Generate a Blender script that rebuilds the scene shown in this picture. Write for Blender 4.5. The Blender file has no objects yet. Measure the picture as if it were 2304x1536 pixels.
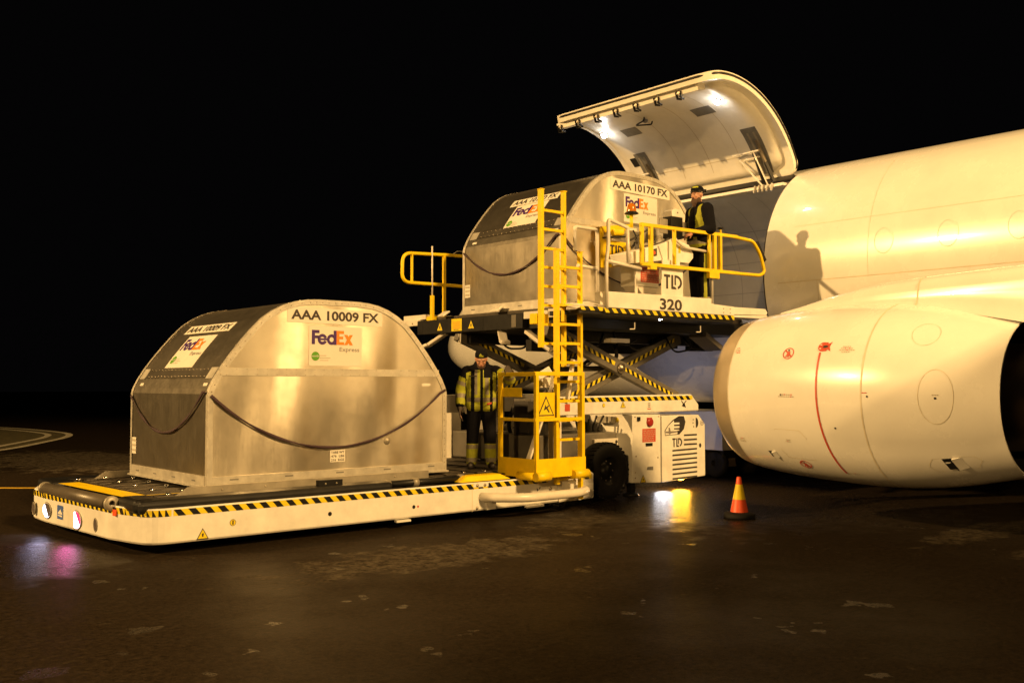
import bpy, bmesh, math, random
from mathutils import Vector, Matrix
random.seed(7)
R = math.radians
S = bpy.context.scene
COL = S.collection

# ------------------------------------------------------------------ camera
cam_d = bpy.data.cameras.new('camera')
cam = bpy.data.objects.new('camera', cam_d)
COL.objects.link(cam)
cam_d.sensor_width = 36.0
cam_d.lens = 34.62
cam_d.clip_end = 2000
cam_d.clip_start = 0.05
cam.location = (-4.469, -10.08, 1.668)
YAW, PIT = 0.8548, 0.0432
_f = Vector((math.cos(YAW) * math.cos(PIT), math.sin(YAW) * math.cos(PIT), math.sin(PIT)))
cam.rotation_euler = _f.to_track_quat('-Z', 'Y').to_euler()
S.camera = cam

# ------------------------------------------------------------------ night sky, exposure
W = bpy.data.worlds.new('World')
S.world = W
W.use_nodes = True
W.node_tree.nodes['Background'].inputs[0].default_value = (0.010, 0.009, 0.010, 1)
W.node_tree.nodes['Background'].inputs[1].default_value = 0.12
S.view_settings.view_transform = 'Standard'
S.view_settings.look = 'None'
S.view_settings.exposure = 0.0
S.view_settings.gamma = 1.0

# ------------------------------------------------------------------ apron floodlights (sodium lamps on masts well outside the frame)
SODIUM = (1.0, 0.60, 0.215)
def flood(name, target, d, dist, irr, colr=SODIUM, cone=40, blend=0.35, rad=0.5):
    d = Vector(d).normalized()
    t = Vector(target)
    ld = bpy.data.lights.new(name, 'SPOT')
    ld.color = colr
    ld.energy = irr * 4 * math.pi * dist * dist
    ld.spot_size = R(cone)
    ld.spot_blend = blend
    ld.shadow_soft_size = rad
    o = bpy.data.objects.new(name, ld)
    COL.objects.link(o)
    o.location = t + d * dist
    o.rotation_euler = (-d).to_track_quat('-Z', 'Y').to_euler()
    return o
flood('floodlight_behind', (3, -1.5, 1), (0.10, -1.0, 0.66), 46, 5.2, cone=38, blend=0.6, rad=3.2)
flood('floodlight_west', (5.5, -2.5, 2.4), (-0.865, 0.43, 0.36), 60, 4.3, cone=26, blend=0.25)
flood('floodlight_near', (5.0, -2.0, 2), (-0.80, -0.62, 0.20), 110, 0.9, cone=24)

# ------------------------------------------------------------------ materials
MATS = {}
def mat(name, col, rough=0.5, metal=0.0, var=0.12, vscale=3.0, bump=0.0, bscale=40.0, coat=0.0, emit=None, estr=0.0, spec=0.5):
    m = bpy.data.materials.new(name)
    m.use_nodes = True
    nt = m.node_tree
    b = nt.nodes['Principled BSDF']
    tc = nt.nodes.new('ShaderNodeTexCoord')
    n = nt.nodes.new('ShaderNodeTexNoise')
    n.inputs['Scale'].default_value = vscale
    n.inputs['Detail'].default_value = 6
    n.inputs['Roughness'].default_value = 0.65
    nt.links.new(tc.outputs['Object'], n.inputs['Vector'])
    cr = nt.nodes.new('ShaderNodeValToRGB')
    cr.color_ramp.elements[0].position = 0.3
    cr.color_ramp.elements[1].position = 0.7
    lo = [max(0, c * (1 - var)) for c in col]
    hi = [min(1, c * (1 + var * 0.5)) for c in col]
    cr.color_ramp.elements[0].color = (*lo, 1)
    cr.color_ramp.elements[1].color = (*hi, 1)
    nt.links.new(n.outputs['Fac'], cr.inputs['Fac'])
    nt.links.new(cr.outputs['Color'], b.inputs['Base Color'])
    mr = nt.nodes.new('ShaderNodeMapRange')
    mr.inputs['To Min'].default_value = max(0.02, rough * 0.8)
    mr.inputs['To Max'].default_value = min(1, rough * 1.2)
    nt.links.new(n.outputs['Fac'], mr.inputs['Value'])
    nt.links.new(mr.outputs['Result'], b.inputs['Roughness'])
    b.inputs['Metallic'].default_value = metal
    b.inputs['Specular IOR Level'].default_value = spec
    if coat:
        b.inputs['Coat Weight'].default_value = coat
        b.inputs['Coat Roughness'].default_value = 0.06
    if bump:
        n2 = nt.nodes.new('ShaderNodeTexNoise')
        n2.inputs['Scale'].default_value = bscale
        n2.inputs['Detail'].default_value = 4
        nt.links.new(tc.outputs['Object'], n2.inputs['Vector'])
        bp = nt.nodes.new('ShaderNodeBump')
        bp.inputs['Strength'].default_value = 1.0
        bp.inputs['Distance'].default_value = bump
        nt.links.new(n2.outputs['Fac'], bp.inputs['Height'])
        nt.links.new(bp.outputs['Normal'], b.inputs['Normal'])
    if emit:
        b.inputs['Emission Color'].default_value = (*emit, 1)
        b.inputs['Emission Strength'].default_value = estr
    MATS[name] = m
    return m

WHITE = mat('white_paint', (0.74, 0.72, 0.66), 0.38, var=0.17, vscale=3.1, bump=0.0006, bscale=9)
CREAM = mat('cream_tube', (0.68, 0.64, 0.56), 0.35, var=0.12, vscale=6)
YELL = mat('yellow_paint', (0.80, 0.56, 0.004), 0.42, spec=0.3, var=0.16, vscale=5, bump=0.0005, bscale=30)
TAPEY = mat('tape_yellow', (0.72, 0.56, 0.016), 0.45, spec=0.3, var=0.10, vscale=8)
BLACK = mat('black_paint', (0.010, 0.0095, 0.009), 0.42, spec=0.3, var=0.3, vscale=6)
DECKM = mat('deck_steel', (0.060, 0.048, 0.034), 0.48, metal=0.3, var=0.5, vscale=7, bump=0.001, bscale=25)
ROLLM = mat('roller_rubber', (0.085, 0.070, 0.050), 0.42, var=0.2, vscale=5)
RUBBER = mat('rubber', (0.009, 0.0085, 0.008), 0.75, spec=0.25, var=0.3, vscale=9, bump=0.002, bscale=30)
GALV = mat('galvanised_plate', (0.34, 0.31, 0.25), 0.50, metal=0.45, var=0.25, vscale=5)
GREYP = mat('grey_paint', (0.125, 0.113, 0.092), 0.5, var=0.25, vscale=4)
CHROME = mat('chrome', (0.75, 0.74, 0.72), 0.14, metal=1.0, var=0.05)
BOLT = mat('bolt_steel', (0.42, 0.36, 0.28), 0.35, metal=0.9, var=0.2)
RED = mat('red_paint', (0.60, 0.045, 0.025), 0.4, var=0.15)
SIGNRED = mat('sign_red', (0.50, 0.07, 0.035), 0.5, var=0.1)
ORANGE = mat('cone_orange', (0.75, 0.085, 0.02), 0.45, var=0.15, vscale=9)
INK = mat('sign_ink', (0.030, 0.026, 0.024), 0.5, var=0.1)
DARKTXT = mat('dark_lettering', (0.036, 0.026, 0.022), 0.5, var=0.1)
PURPLE = mat('logo_purple', (0.050, 0.012, 0.13), 0.5, var=0.08)
LORANGE = mat('logo_orange', (0.90, 0.22, 0.01), 0.5, var=0.05)
GREEN = mat('logo_green', (0.10, 0.32, 0.015), 0.5, var=0.08)
LGREY = mat('logo_grey', (0.19, 0.17, 0.16), 0.5, var=0.08)
FAINT = mat('faint_lettering', (0.42, 0.38, 0.30), 0.6, var=0.05)
LABELW = mat('label_white', (0.70, 0.67, 0.60), 0.55, var=0.06)
BLUEL = mat('sticker_blue', (0.05, 0.11, 0.36), 0.5, var=0.1)
STRAP = mat('strap_webbing', (0.045, 0.022, 0.032), 0.8, var=0.3, vscale=20)
SKIN = mat('skin', (0.44, 0.22, 0.145), 0.5, var=0.12, vscale=14)
HAIR = mat('beard_hair', (0.060, 0.030, 0.017), 0.8, var=0.3, vscale=40, bump=0.003, bscale=90)
CLOTHK = mat('black_cloth', (0.0055, 0.0055, 0.0085), 0.9, spec=0.12, var=0.3, vscale=12, bump=0.006, bscale=16)
CLOTHY = mat('hivis_yellow', (0.34, 0.36, 0.020), 0.75, var=0.2, vscale=9, bump=0.008, bscale=14)  # darkened: shade over the deck worker is put into the cloth colour
CLOTHR = mat('reflective_band', (0.22, 0.20, 0.155), 0.5, var=0.15, vscale=16)  # dimmed with the yellow, same painted-in shade
LEATHER = mat('leather', (0.016, 0.012, 0.010), 0.55, var=0.3, vscale=20)
GLOVE = mat('glove_cloth', (0.055, 0.042, 0.032), 0.8, var=0.3, vscale=20)
ACW = mat('aircraft_white', (0.78, 0.77, 0.73), 0.27, var=0.075, vscale=1.3, coat=0.6, bump=0.0015, bscale=1.6)
ACLINE = mat('panel_seam', (0.64, 0.58, 0.45), 0.6, var=0.2)
LIPM = mat('inlet_lip_metal', (0.46, 0.40, 0.32), 0.42, metal=0.65, var=0.08)
NOZM = mat('nozzle_dark', (0.012, 0.012, 0.013), 0.6, metal=0.2, var=0.3)
LJOINT = mat('liner_joint', (0.34, 0.33, 0.30), 0.6)
LINER = mat('cabin_liner_grey', (0.56, 0.54, 0.49), 0.6, var=0.12, vscale=2)
DOORIN = mat('door_inner_cream', (0.83, 0.80, 0.72), 0.42, var=0.10, vscale=2.5)
SLOT = mat('slot_grey', (0.17, 0.165, 0.15), 0.5, var=0.3, vscale=7)
SEAL = mat('seal_rubber', (0.018, 0.016, 0.014), 0.6, var=0.2)
GLASS_AMB = mat('beacon_amber', (0.42, 0.13, 0.008), 0.12, var=0.1)
AMBLIT = mat('amber_lit', (0.75, 0.25, 0.008), 0.2, emit=(1.0, .45, .03), estr=30)
TANP = mat('kerb_paint', (0.62, 0.58, 0.45), 0.7, var=0.3, vscale=4)
YLINE = mat('line_yellow', (0.58, 0.36, 0.02), 0.6, var=0.3, vscale=9)
GRASS = mat('short_grass', (0.10, 0.085, 0.03), 0.9, var=0.5, vscale=3, bump=0.03, bscale=12)
LED = mat('led_white', (0.9, 0.9, 0.9), 0.3, var=0.0, emit=(1.0, 0.98, 0.95), estr=60)
HEADL = mat('headlamp_lit', (0.9, 0.9, 0.95), 0.3, var=0.0, emit=(0.86, 0.84, 1.0), estr=5)
TAILL = mat('taillamp_lit', (0.7, 0.03, 0.08), 0.3, var=0.0, emit=(1.0, 0.03, 0.12), estr=1.3)
TAILW = mat('taillamp_core', (0.9, 0.6, 0.8), 0.3, var=0.0, emit=(1.0, 0.72, 1.0), estr=6)
LENSRED = mat('red_lens', (0.33, 0.030, 0.022), 0.25, var=0.15)
LENS = mat('lamp_lens_dark', (0.20, 0.17, 0.16), 0.2, metal=0.4, var=0.3, vscale=20)
CARTW = mat('cart_paint', (0.55, 0.55, 0.55), 0.4, var=0.12)

def alu(name, col, rough, dent, stretch=(1, 1, 0.35), metal=0.9):
    """scuffed sheet aluminium with shallow dents and fine vertical brushing"""
    m = bpy.data.materials.new(name)
    m.use_nodes = True
    nt = m.node_tree
    b = nt.nodes['Principled BSDF']
    L = nt.links.new
    tc = nt.nodes.new('ShaderNodeTexCoord')
    mp = nt.nodes.new('ShaderNodeMapping')
    mp.inputs['Scale'].default_value = stretch
    L(tc.outputs['Object'], mp.inputs['Vector'])
    big = nt.nodes.new('ShaderNodeTexNoise')
    big.inputs['Scale'].default_value = 1.5
    big.inputs['Detail'].default_value = 0.6
    L(mp.outputs['Vector'], big.inputs['Vector'])
    mp2 = nt.nodes.new('ShaderNodeMapping')
    mp2.inputs['Scale'].default_value = (60, 60, 3)
    L(tc.outputs['Object'], mp2.inputs['Vector'])
    br = nt.nodes.new('ShaderNodeTexNoise')
    br.inputs['Scale'].default_value = 1.0
    br.inputs['Detail'].default_value = 5
    L(mp2.outputs['Vector'], br.inputs['Vector'])
    st = nt.nodes.new('ShaderNodeTexNoise')
    st.inputs['Scale'].default_value = 5.0
    st.inputs['Detail'].default_value = 8
    st.inputs['Roughness'].default_value = 0.7
    L(tc.outputs['Object'], st.inputs['Vector'])
    cr = nt.nodes.new('ShaderNodeValToRGB')
    cr.color_ramp.elements[0].position = 0.28
    cr.color_ramp.elements[1].position = 0.72
    cr.color_ramp.elements[0].color = (*[c * 0.90 for c in col], 1)
    cr.color_ramp.elements[1].color = (*col, 1)
    L(st.outputs['Fac'], cr.inputs['Fac'])
    L(cr.outputs['Color'], b.inputs['Base Color'])
    ad = nt.nodes.new('ShaderNodeMath'); ad.operation = 'ADD'
    L(st.outputs['Fac'], ad.inputs[0]); L(br.outputs['Fac'], ad.inputs[1])
    mr = nt.nodes.new('ShaderNodeMapRange')
    mr.inputs['From Min'].default_value = 0.6
    mr.inputs['From Max'].default_value = 1.4
    mr.inputs['To Min'].default_value = rough * 0.88
    mr.inputs['To Max'].default_value = rough * 1.14
    L(ad.outputs['Value'], mr.inputs['Value'])
    L(mr.outputs['Result'], b.inputs['Roughness'])
    b.inputs['Metallic'].default_value = metal
    b1 = nt.nodes.new('ShaderNodeBump')
    b1.inputs['Distance'].default_value = dent
    b1.inputs['Strength'].default_value = 1.0
    dim = nt.nodes.new('ShaderNodeTexNoise')
    dim.inputs['Scale'].default_value = 4.5
    dim.inputs['Detail'].default_value = 1.0
    L(tc.outputs['Object'], dim.inputs['Vector'])
    dm = nt.nodes.new('ShaderNodeMath'); dm.operation = 'MULTIPLY_ADD'; dm.inputs[1].default_value = 0.010
    L(dim.outputs['Fac'], dm.inputs[0]); L(big.outputs['Fac'], dm.inputs[2])
    L(dm.outputs[0], b1.inputs['Height'])
    b2 = nt.nodes.new('ShaderNodeBump')
    b2.inputs['Distance'].default_value = 0.0002
    b2.inputs['Strength'].default_value = 0.25
    L(br.outputs['Fac'], b2.inputs['Height'])
    L(b1.outputs['Normal'], b2.inputs['Normal'])
    L(b2.outputs['Normal'], b.inputs['Normal'])
    MATS[name] = m
    return m
ALU = alu('sheet_aluminium', (0.78, 0.72, 0.60), 0.40, 0.24, (1.05, 1, 0.30), 0.97)
ALUD = alu('sheet_aluminium_shaded', (0.56, 0.51, 0.42), 0.30, 0.05, (1, 0.5, .5), 0.97)  # darker copy for the curved skins; their dim reflections are put into the colour
HINGEM = mat('hinge_steel', (0.10, 0.09, 0.075), 0.4, metal=0.5, var=0.3)
ALUF = mat('frame_aluminium', (0.60, 0.57, 0.50), 0.42, metal=0.55, var=0.2, vscale=8)

def apron_material():
    """damp asphalt: rough dark grain, glossy wet film, a few pale dry patches"""
    m = bpy.data.materials.new('wet_asphalt')
    m.use_nodes = True
    nt = m.node_tree
    b = nt.nodes['Principled BSDF']
    L = nt.links.new
    tc = nt.nodes.new('ShaderNodeTexCoord')
    def noise(scale, det=4, rough=0.6, stretch=None):
        n = nt.nodes.new('ShaderNodeTexNoise')
        n.inputs['Scale'].default_value = scale
        n.inputs['Detail'].default_value = det
        n.inputs['Roughness'].default_value = rough
        if stretch:
            mp = nt.nodes.new('ShaderNodeMapping')
            mp.inputs['Scale'].default_value = stretch
            mp.inputs['Rotation'].default_value = (0, 0, R(-35))
            L(tc.outputs['Object'], mp.inputs['Vector'])
            L(mp.outputs['Vector'], n.inputs['Vector'])
        else:
            L(tc.outputs['Object'], n.inputs['Vector'])
        return n.outputs['Fac']
    def math_(op, a, c, clamp=False):
        n = nt.nodes.new('ShaderNodeMath'); n.operation = op; n.use_clamp = clamp
        for i, v in enumerate((a, c)):
            if v is None: continue
            if isinstance(v, (int, float)): n.inputs[i].default_value = v
            else: L(v, n.inputs[i])
        return n.outputs[0]
    def ramp(v, p0, p1, a=0.0, c=1.0):
        n = nt.nodes.new('ShaderNodeMapRange'); n.clamp = True
        L(v, n.inputs['Value'])
        n.inputs['From Min'].default_value = p0; n.inputs['From Max'].default_value = p1
        n.inputs['To Min'].default_value = a; n.inputs['To Max'].default_value = c
        return n.outputs['Result']
    grain = noise(90, 3, 0.7)
    fine = noise(22, 5, 0.7)
    wet = noise(0.55, 6, 0.66)
    mid = noise(2.8, 5, 0.62)
    sep = nt.nodes.new('ShaderNodeSeparateXYZ')
    L(tc.outputs['Object'], sep.inputs['Vector'])
    # pale, drier places on the concrete at fixed spots
    pale = None
    for (cx, cy, rx, ry, a) in ((1.3, -2.3, 1.7, 0.6, 0.5), (6.9, -5.1, 1.3, 0.32, 0.5), (5.9, -6.1, .5, .2, 0.5), (2.6, 12.4, 1.9, 3.6, 0.9), (3.9, -1.5, .9, .4, .5)):
        dx = math_('DIVIDE', math_('SUBTRACT', sep.outputs['X'], cx), rx)
        dy = math_('DIVIDE', math_('SUBTRACT', sep.outputs['Y'], cy), ry)
        d = math_('SQRT', math_('ADD', math_('MULTIPLY', dx, dx), math_('MULTIPLY', dy, dy)), None)
        v = math_('MULTIPLY', ramp(math_('ADD', d, math_('MULTIPLY', math_('SUBTRACT', mid, 0.5), 2.4)), 1.05, 0.75), a)
        pale = v if pale is None else math_('MAXIMUM', pale, v)
    spots = math_('MULTIPLY', ramp(noise(6.5, 4, 0.6), 0.61, 0.74), ramp(wet, 0.44, 0.56, 0.05, 0.30))
    pale = math_('MAXIMUM', pale, spots)
    wz = None
    for (cx, cy, rx, ry) in ((7.2, -1.2, 3.2, 3.0), (-2.0, .2, 1.1, 1.3)):
        ddx = math_('DIVIDE', math_('SUBTRACT', sep.outputs['X'], cx), rx)
        ddy = math_('DIVIDE', math_('SUBTRACT', sep.outputs['Y'], cy), ry)
        dd = math_('SQRT', math_('ADD', math_('MULTIPLY', ddx, ddx), math_('MULTIPLY', ddy, ddy)), None)
        v = ramp(math_('ADD', dd, math_('MULTIPLY', math_('SUBTRACT', mid, 0.5), 1.2)), 0.7, 1.15, 0.0, 1.0)
        wz = v if wz is None else math_('MINIMUM', wz, v)
    pud = ramp(noise(1.7, 4, .55), 0.655, 0.67, 1.0, 0.25)
    dry = math_('MULTIPLY', math_('MULTIPLY', ramp(wet, 0.36, 0.60, 0.82, 1.0), pud), math_('ADD', math_('MULTIPLY', wz, 0.88), 0.12))
    cr = nt.nodes.new('ShaderNodeValToRGB')
    cr.color_ramp.elements[0].color = (0.004, 0.0031, 0.0023, 1)
    cr.color_ramp.elements[1].color = (0.038, 0.0275, 0.0175, 1)
    cr.color_ramp.elements[0].position = 0.36
    cr.color_ramp.elements[1].position = 0.68
    L(math_('ADD', math_('MULTIPLY', grain, 0.45), math_('MULTIPLY', fine, 0.55)), cr.inputs['Fac'])
    mx = nt.nodes.new('ShaderNodeMix'); mx.data_type = 'RGBA'
    L(math_('MULTIPLY', pale, ramp(math_('ADD', math_('MULTIPLY', fine, .5), math_('MULTIPLY', noise(7.5, 3, .6), .5)), 0.42, 0.60, 0.12, 1.0)), mx.inputs['Factor'])
    L(cr.outputs['Color'], mx.inputs['A'])
    mx.inputs['B'].default_value = (0.125, 0.105, 0.075, 1)
    L(mx.outputs['Result'], b.inputs['Base Color'])
    rg = math_('ADD', ramp(dry, 0, 1, 0.24, 0.40), math_('MULTIPLY', pale, 0.25))
    rg = math_('ADD', rg, math_('MULTIPLY', math_('SUBTRACT', fine, 0.5), 0.22), True)
    L(rg, b.inputs['Roughness'])
    b.inputs['Specular IOR Level'].default_value = 0.4
    bp = nt.nodes.new('ShaderNodeBump')
    bp.inputs['Distance'].default_value = 0.0055
    L(ramp(dry, 0, 1, 1.0, 0.45), bp.inputs['Strength'])
    L(math_('ADD', math_('MULTIPLY', grain, .5), math_('MULTIPLY', fine, 1.3)), bp.inputs['Height'])
    L(bp.outputs['Normal'], b.inputs['Normal'])
    df = nt.nodes.new('ShaderNodeBsdfDiffuse')
    L(mx.outputs['Result'], df.inputs['Color'])
    ms = nt.nodes.new('ShaderNodeMixShader')
    L(math_('MULTIPLY', ramp(dry, 0, 1, 0.66, 0.075), math_('SUBTRACT', 1.0, math_('MULTIPLY', pale, 0.8))), ms.inputs['Fac'])
    L(df.outputs[0], ms.inputs[1]); L(b.outputs[0], ms.inputs[2])
    L(ms.outputs[0], nt.nodes['Material Output'].inputs['Surface'])
    return m
APRON = apron_material()

# ------------------------------------------------------------------ mesh helpers
def wd(root):
    p = Vector((0, 0, 0))
    while root is not None:
        p = p + Vector(root.location)
        root = root.parent
    return p

class MB:
    """collects faces, then links them as ONE mesh object (world coordinates in)"""
    def __init__(s, *mats):
        s.v = []; s.f = []; s.m = []; s.sm = []; s.mats = list(mats); s.marks = []
    def cut(s):
        """what follows becomes a piece (an object) of its own"""
        if s.f and (not s.marks or s.marks[-1] != len(s.f)): s.marks.append(len(s.f))
        return s
    def mi(s, m):
        if m is None: return 0
        if m not in s.mats: s.mats.append(m)
        return s.mats.index(m)
    def add(s, vs, fs, m=None, smooth=False):
        o = len(s.v); k = s.mi(m)
        s.v += [tuple(p) for p in vs]
        for f in fs:
            s.f.append(tuple(i + o for i in f)); s.m.append(k); s.sm.append(smooth)
        return s
    def box(s, x0, x1, y0, y1, z0, z1, m=None):
        vs = [(x, y, z) for z in (z0, z1) for y in (y0, y1) for x in (x0, x1)]
        fs = [(0, 2, 3, 1), (4, 5, 7, 6), (0, 1, 5, 4), (2, 6, 7, 3), (0, 4, 6, 2), (1, 3, 7, 5)]
        return s.add(vs, fs, m)
    def bar(s, p, q, w, h, m=None, up=(0, 0, 1)):
        p = Vector(p); q = Vector(q); d = (q - p).normalized(); u = Vector(up)
        if abs(d.dot(u)) > 0.98: u = Vector((0, 1, 0))
        a = d.cross(u).normalized() * (w / 2); c = a.cross(d).normalized() * (h / 2)
        vs = [b + e * a + g * c for b in (p, q) for g in (-1, 1) for e in (-1, 1)]
        fs = [(0, 2, 3, 1), (4, 5, 7, 6), (0, 1, 5, 4), (2, 6, 7, 3), (0, 4, 6, 2), (1, 3, 7, 5)]
        return s.add(vs, fs, m)
    def tube(s, path, r, n=12, m=None, closed=False, cap=True):
        P = [Vector(p) for p in path]; N = len(P)
        rr = r if isinstance(r, (list, tuple)) else [r] * N
        vs = []; fs = []; pu = None
        for i in range(N):
            if closed: t = P[(i + 1) % N] - P[i - 1]
            else: t = P[min(i + 1, N - 1)] - P[max(i - 1, 0)]
            t.normalize()
            if pu is None:
                pu = Vector((0, 0, 1)) if abs(t.z) < 0.9 else Vector((1, 0, 0))
            u = (pu - t * pu.dot(t)).normalized(); pu = u; w = t.cross(u)
            for k in range(n):
                a = 2 * math.pi * k / n
                vs.append(P[i] + (u * math.cos(a) + w * math.sin(a)) * rr[i])
        M = N if closed else N - 1
        for i in range(M):
            for k in range(n):
                a = i * n + k; b = i * n + (k + 1) % n; j = ((i + 1) % N) * n
                fs.append((a, b, j + (k + 1) % n, j + k))
        s.add(vs, fs, m, True)
        if cap and not closed:
            o = len(s.v) - len(vs); kk = s.mi(m)
            s.f.append(tuple(o + k for k in reversed(range(n)))); s.m.append(kk); s.sm.append(False)
            s.f.append(tuple(o + (N - 1) * n + k for k in range(n))); s.m.append(kk); s.sm.append(False)
        return s
    def lathe(s, base, axis, prof, n=32, m=None, smooth=True, ref=None):
        """prof: (t along axis, radius)"""
        base = Vector(base); ax = Vector(axis).normalized()
        u = Vector(ref) if ref else (Vector((0, 0, 1)) if abs(ax.z) < 0.9 else Vector((1, 0, 0)))
        u = (u - ax * u.dot(ax)).normalized(); w = ax.cross(u)
        vs = []; fs = []
        for t, r in prof:
            for k in range(n):
                a = 2 * math.pi * k / n
                vs.append(base + ax * t + (u * math.cos(a) + w * math.sin(a)) * max(r, 1e-4))
        for i in range(len(prof) - 1):
            for k in range(n):
                fs.append((i * n + k, i * n + (k + 1) % n, (i + 1) * n + (k + 1) % n, (i + 1) * n + k))
        return s.add(vs, fs, m, smooth)
    def ball(s, c, r, n=10, m=None):
        if not isinstance(r, (tuple, list)): r = (r, r, r)
        vs = []; fs = []; k2 = n // 2
        for i in range(k2 + 1):
            t = math.pi * i / k2
            for k in range(n):
                a = 2 * math.pi * k / n
                vs.append((c[0] + r[0] * math.sin(t) * math.cos(a), c[1] + r[1] * math.sin(t) * math.sin(a), c[2] + r[2] * math.cos(t)))
        for i in range(k2):
            for k in range(n):
                fs.append((i * n + k, (i + 1) * n + k, (i + 1) * n + (k + 1) % n, i * n + (k + 1) % n))
        return s.add(vs, fs, m, True)
    def prism(s, poly, fn0, fn1, m=None):
        """polygon mapped by fn0 (front) and fn1 (back), joined by sides"""
        n = len(poly)
        vs = [fn0(*p) for p in poly] + [fn1(*p) for p in poly]
        fs = [tuple(range(n)), tuple(reversed(range(n, 2 * n)))]
        fs += [(i, i + n, (i + 1) % n + n, (i + 1) % n) for i in range(n)]
        return s.add(vs, fs, m)
    def flat(s, poly, fn, m=None):
        return s.add([fn(*p) for p in poly], [tuple(range(len(poly)))], m)
    def build(s, name, parent=None, bevel=0.0, seg=2, weld=False, solid=0.0, smooth_angle=None):
        if s.marks:
            ends = [0] + [k for k in s.marks if k < len(s.f)] + [len(s.f)]; last = None
            for a, e in zip(ends[:-1], ends[1:]):
                q = MB(); ids = {}
                for f, m, sm in zip(s.f[a:e], s.m[a:e], s.sm[a:e]):
                    for i in f:
                        if i not in ids: ids[i] = len(q.v); q.v.append(s.v[i])
                    q.f.append(tuple(ids[i] for i in f)); q.m.append(q.mi(s.mats[m])); q.sm.append(sm)
                last = q.build(name, parent, bevel, seg, weld, solid)
            return last
        off = wd(parent) if parent is not None else Vector((0, 0, 0))
        me = bpy.data.meshes.new(name)
        me.from_pydata([(p[0] - off.x, p[1] - off.y, p[2] - off.z) for p in s.v], [], s.f)
        for m in s.mats: me.materials.append(m)
        me.polygons.foreach_set('material_index', s.m)
        me.polygons.foreach_set('use_smooth', s.sm)
        me.update()
        if weld:
            bm = bmesh.new(); bm.from_mesh(me)
            bmesh.ops.remove_doubles(bm, verts=bm.verts, dist=1e-4)
            bm.to_mesh(me); bm.free()
        o = bpy.data.objects.new(name, me)
        COL.objects.link(o)
        if parent is not None: o.parent = parent
        if solid:
            md = o.modifiers.new('thick', 'SOLIDIFY'); md.thickness = solid; md.offset = -1
        if bevel:
            md = o.modifiers.new('bevel', 'BEVEL'); md.width = bevel; md.segments = seg
            md.limit_method = 'ANGLE'; md.angle_limit = R(40); md.harden_normals = False
        return o

def thing(name, label, cat, loc, group=None):
    o = bpy.data.objects.new(name, None)
    o.empty_display_size = 0.2
    COL.objects.link(o)
    o.location = loc
    o['label'] = label; o['category'] = cat
    if group: o['group'] = group
    return o
def struct(o):
    o['kind'] = 'structure'; return o

def fillet(path, r, n=6, closed=False):
    """round the corners of a polyline"""
    P = [Vector(p) for p in path]; out = []
    N = len(P)
    for i in range(N):
        if not closed and i in (0, N - 1):
            out.append(P[i]); continue
        a = P[i - 1]; b = P[i]; c = P[(i + 1) % N]
        rr = min(r, (a - b).length * 0.48, (c - b).length * 0.48)
        p = b + (a - b).normalized() * rr; q = b + (c - b).normalized() * rr
        for k in range(n + 1):
            t = k / n
            out.append(p * (1 - t) ** 2 + b * 2 * t * (1 - t) + q * t * t)
    return out

# ---- lettering (built-in font outlines turned into mesh)
_TXT = {}
def text_geo(body, bold=0.0):
    key = (body, bold)
    if key not in _TXT:
        cu = bpy.data.curves.new('lettering', 'FONT')
        cu.body = body; cu.size = 1.0; cu.offset = bold; cu.resolution_u = 3
        o = bpy.data.objects.new('lettering', cu)
        COL.objects.link(o)
        dg = bpy.context.evaluated_depsgraph_get()
        me = bpy.data.meshes.new_from_object(o.evaluated_get(dg))
        vs = [(v.co.x, v.co.y) for v in me.vertices]; fs = [tuple(p.vertices) for p in me.polygons]
        bpy.data.objects.remove(o); bpy.data.curves.remove(cu); bpy.data.meshes.remove(me)
        xs = [p[0] for p in vs]; ys = [p[1] for p in vs]
        _TXT[key] = (vs, fs, min(xs), max(xs), min(ys), max(ys))
    return _TXT[key]
def put_text(mb, body, u0, u1, v0, v1, fn, m, bold=0.02):
    """fit the string into the rectangle u0..u1 x v0..v1 of surface fn(u, v)"""
    vs, fs, xa, xb, ya, yb = text_geo(body, bold)
    mb.add([fn(u0 + (x - xa) / (xb - xa) * (u1 - u0), v0 + (y - ya) / (yb - ya) * (v1 - v0)) for x, y in vs], fs, m)

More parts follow.
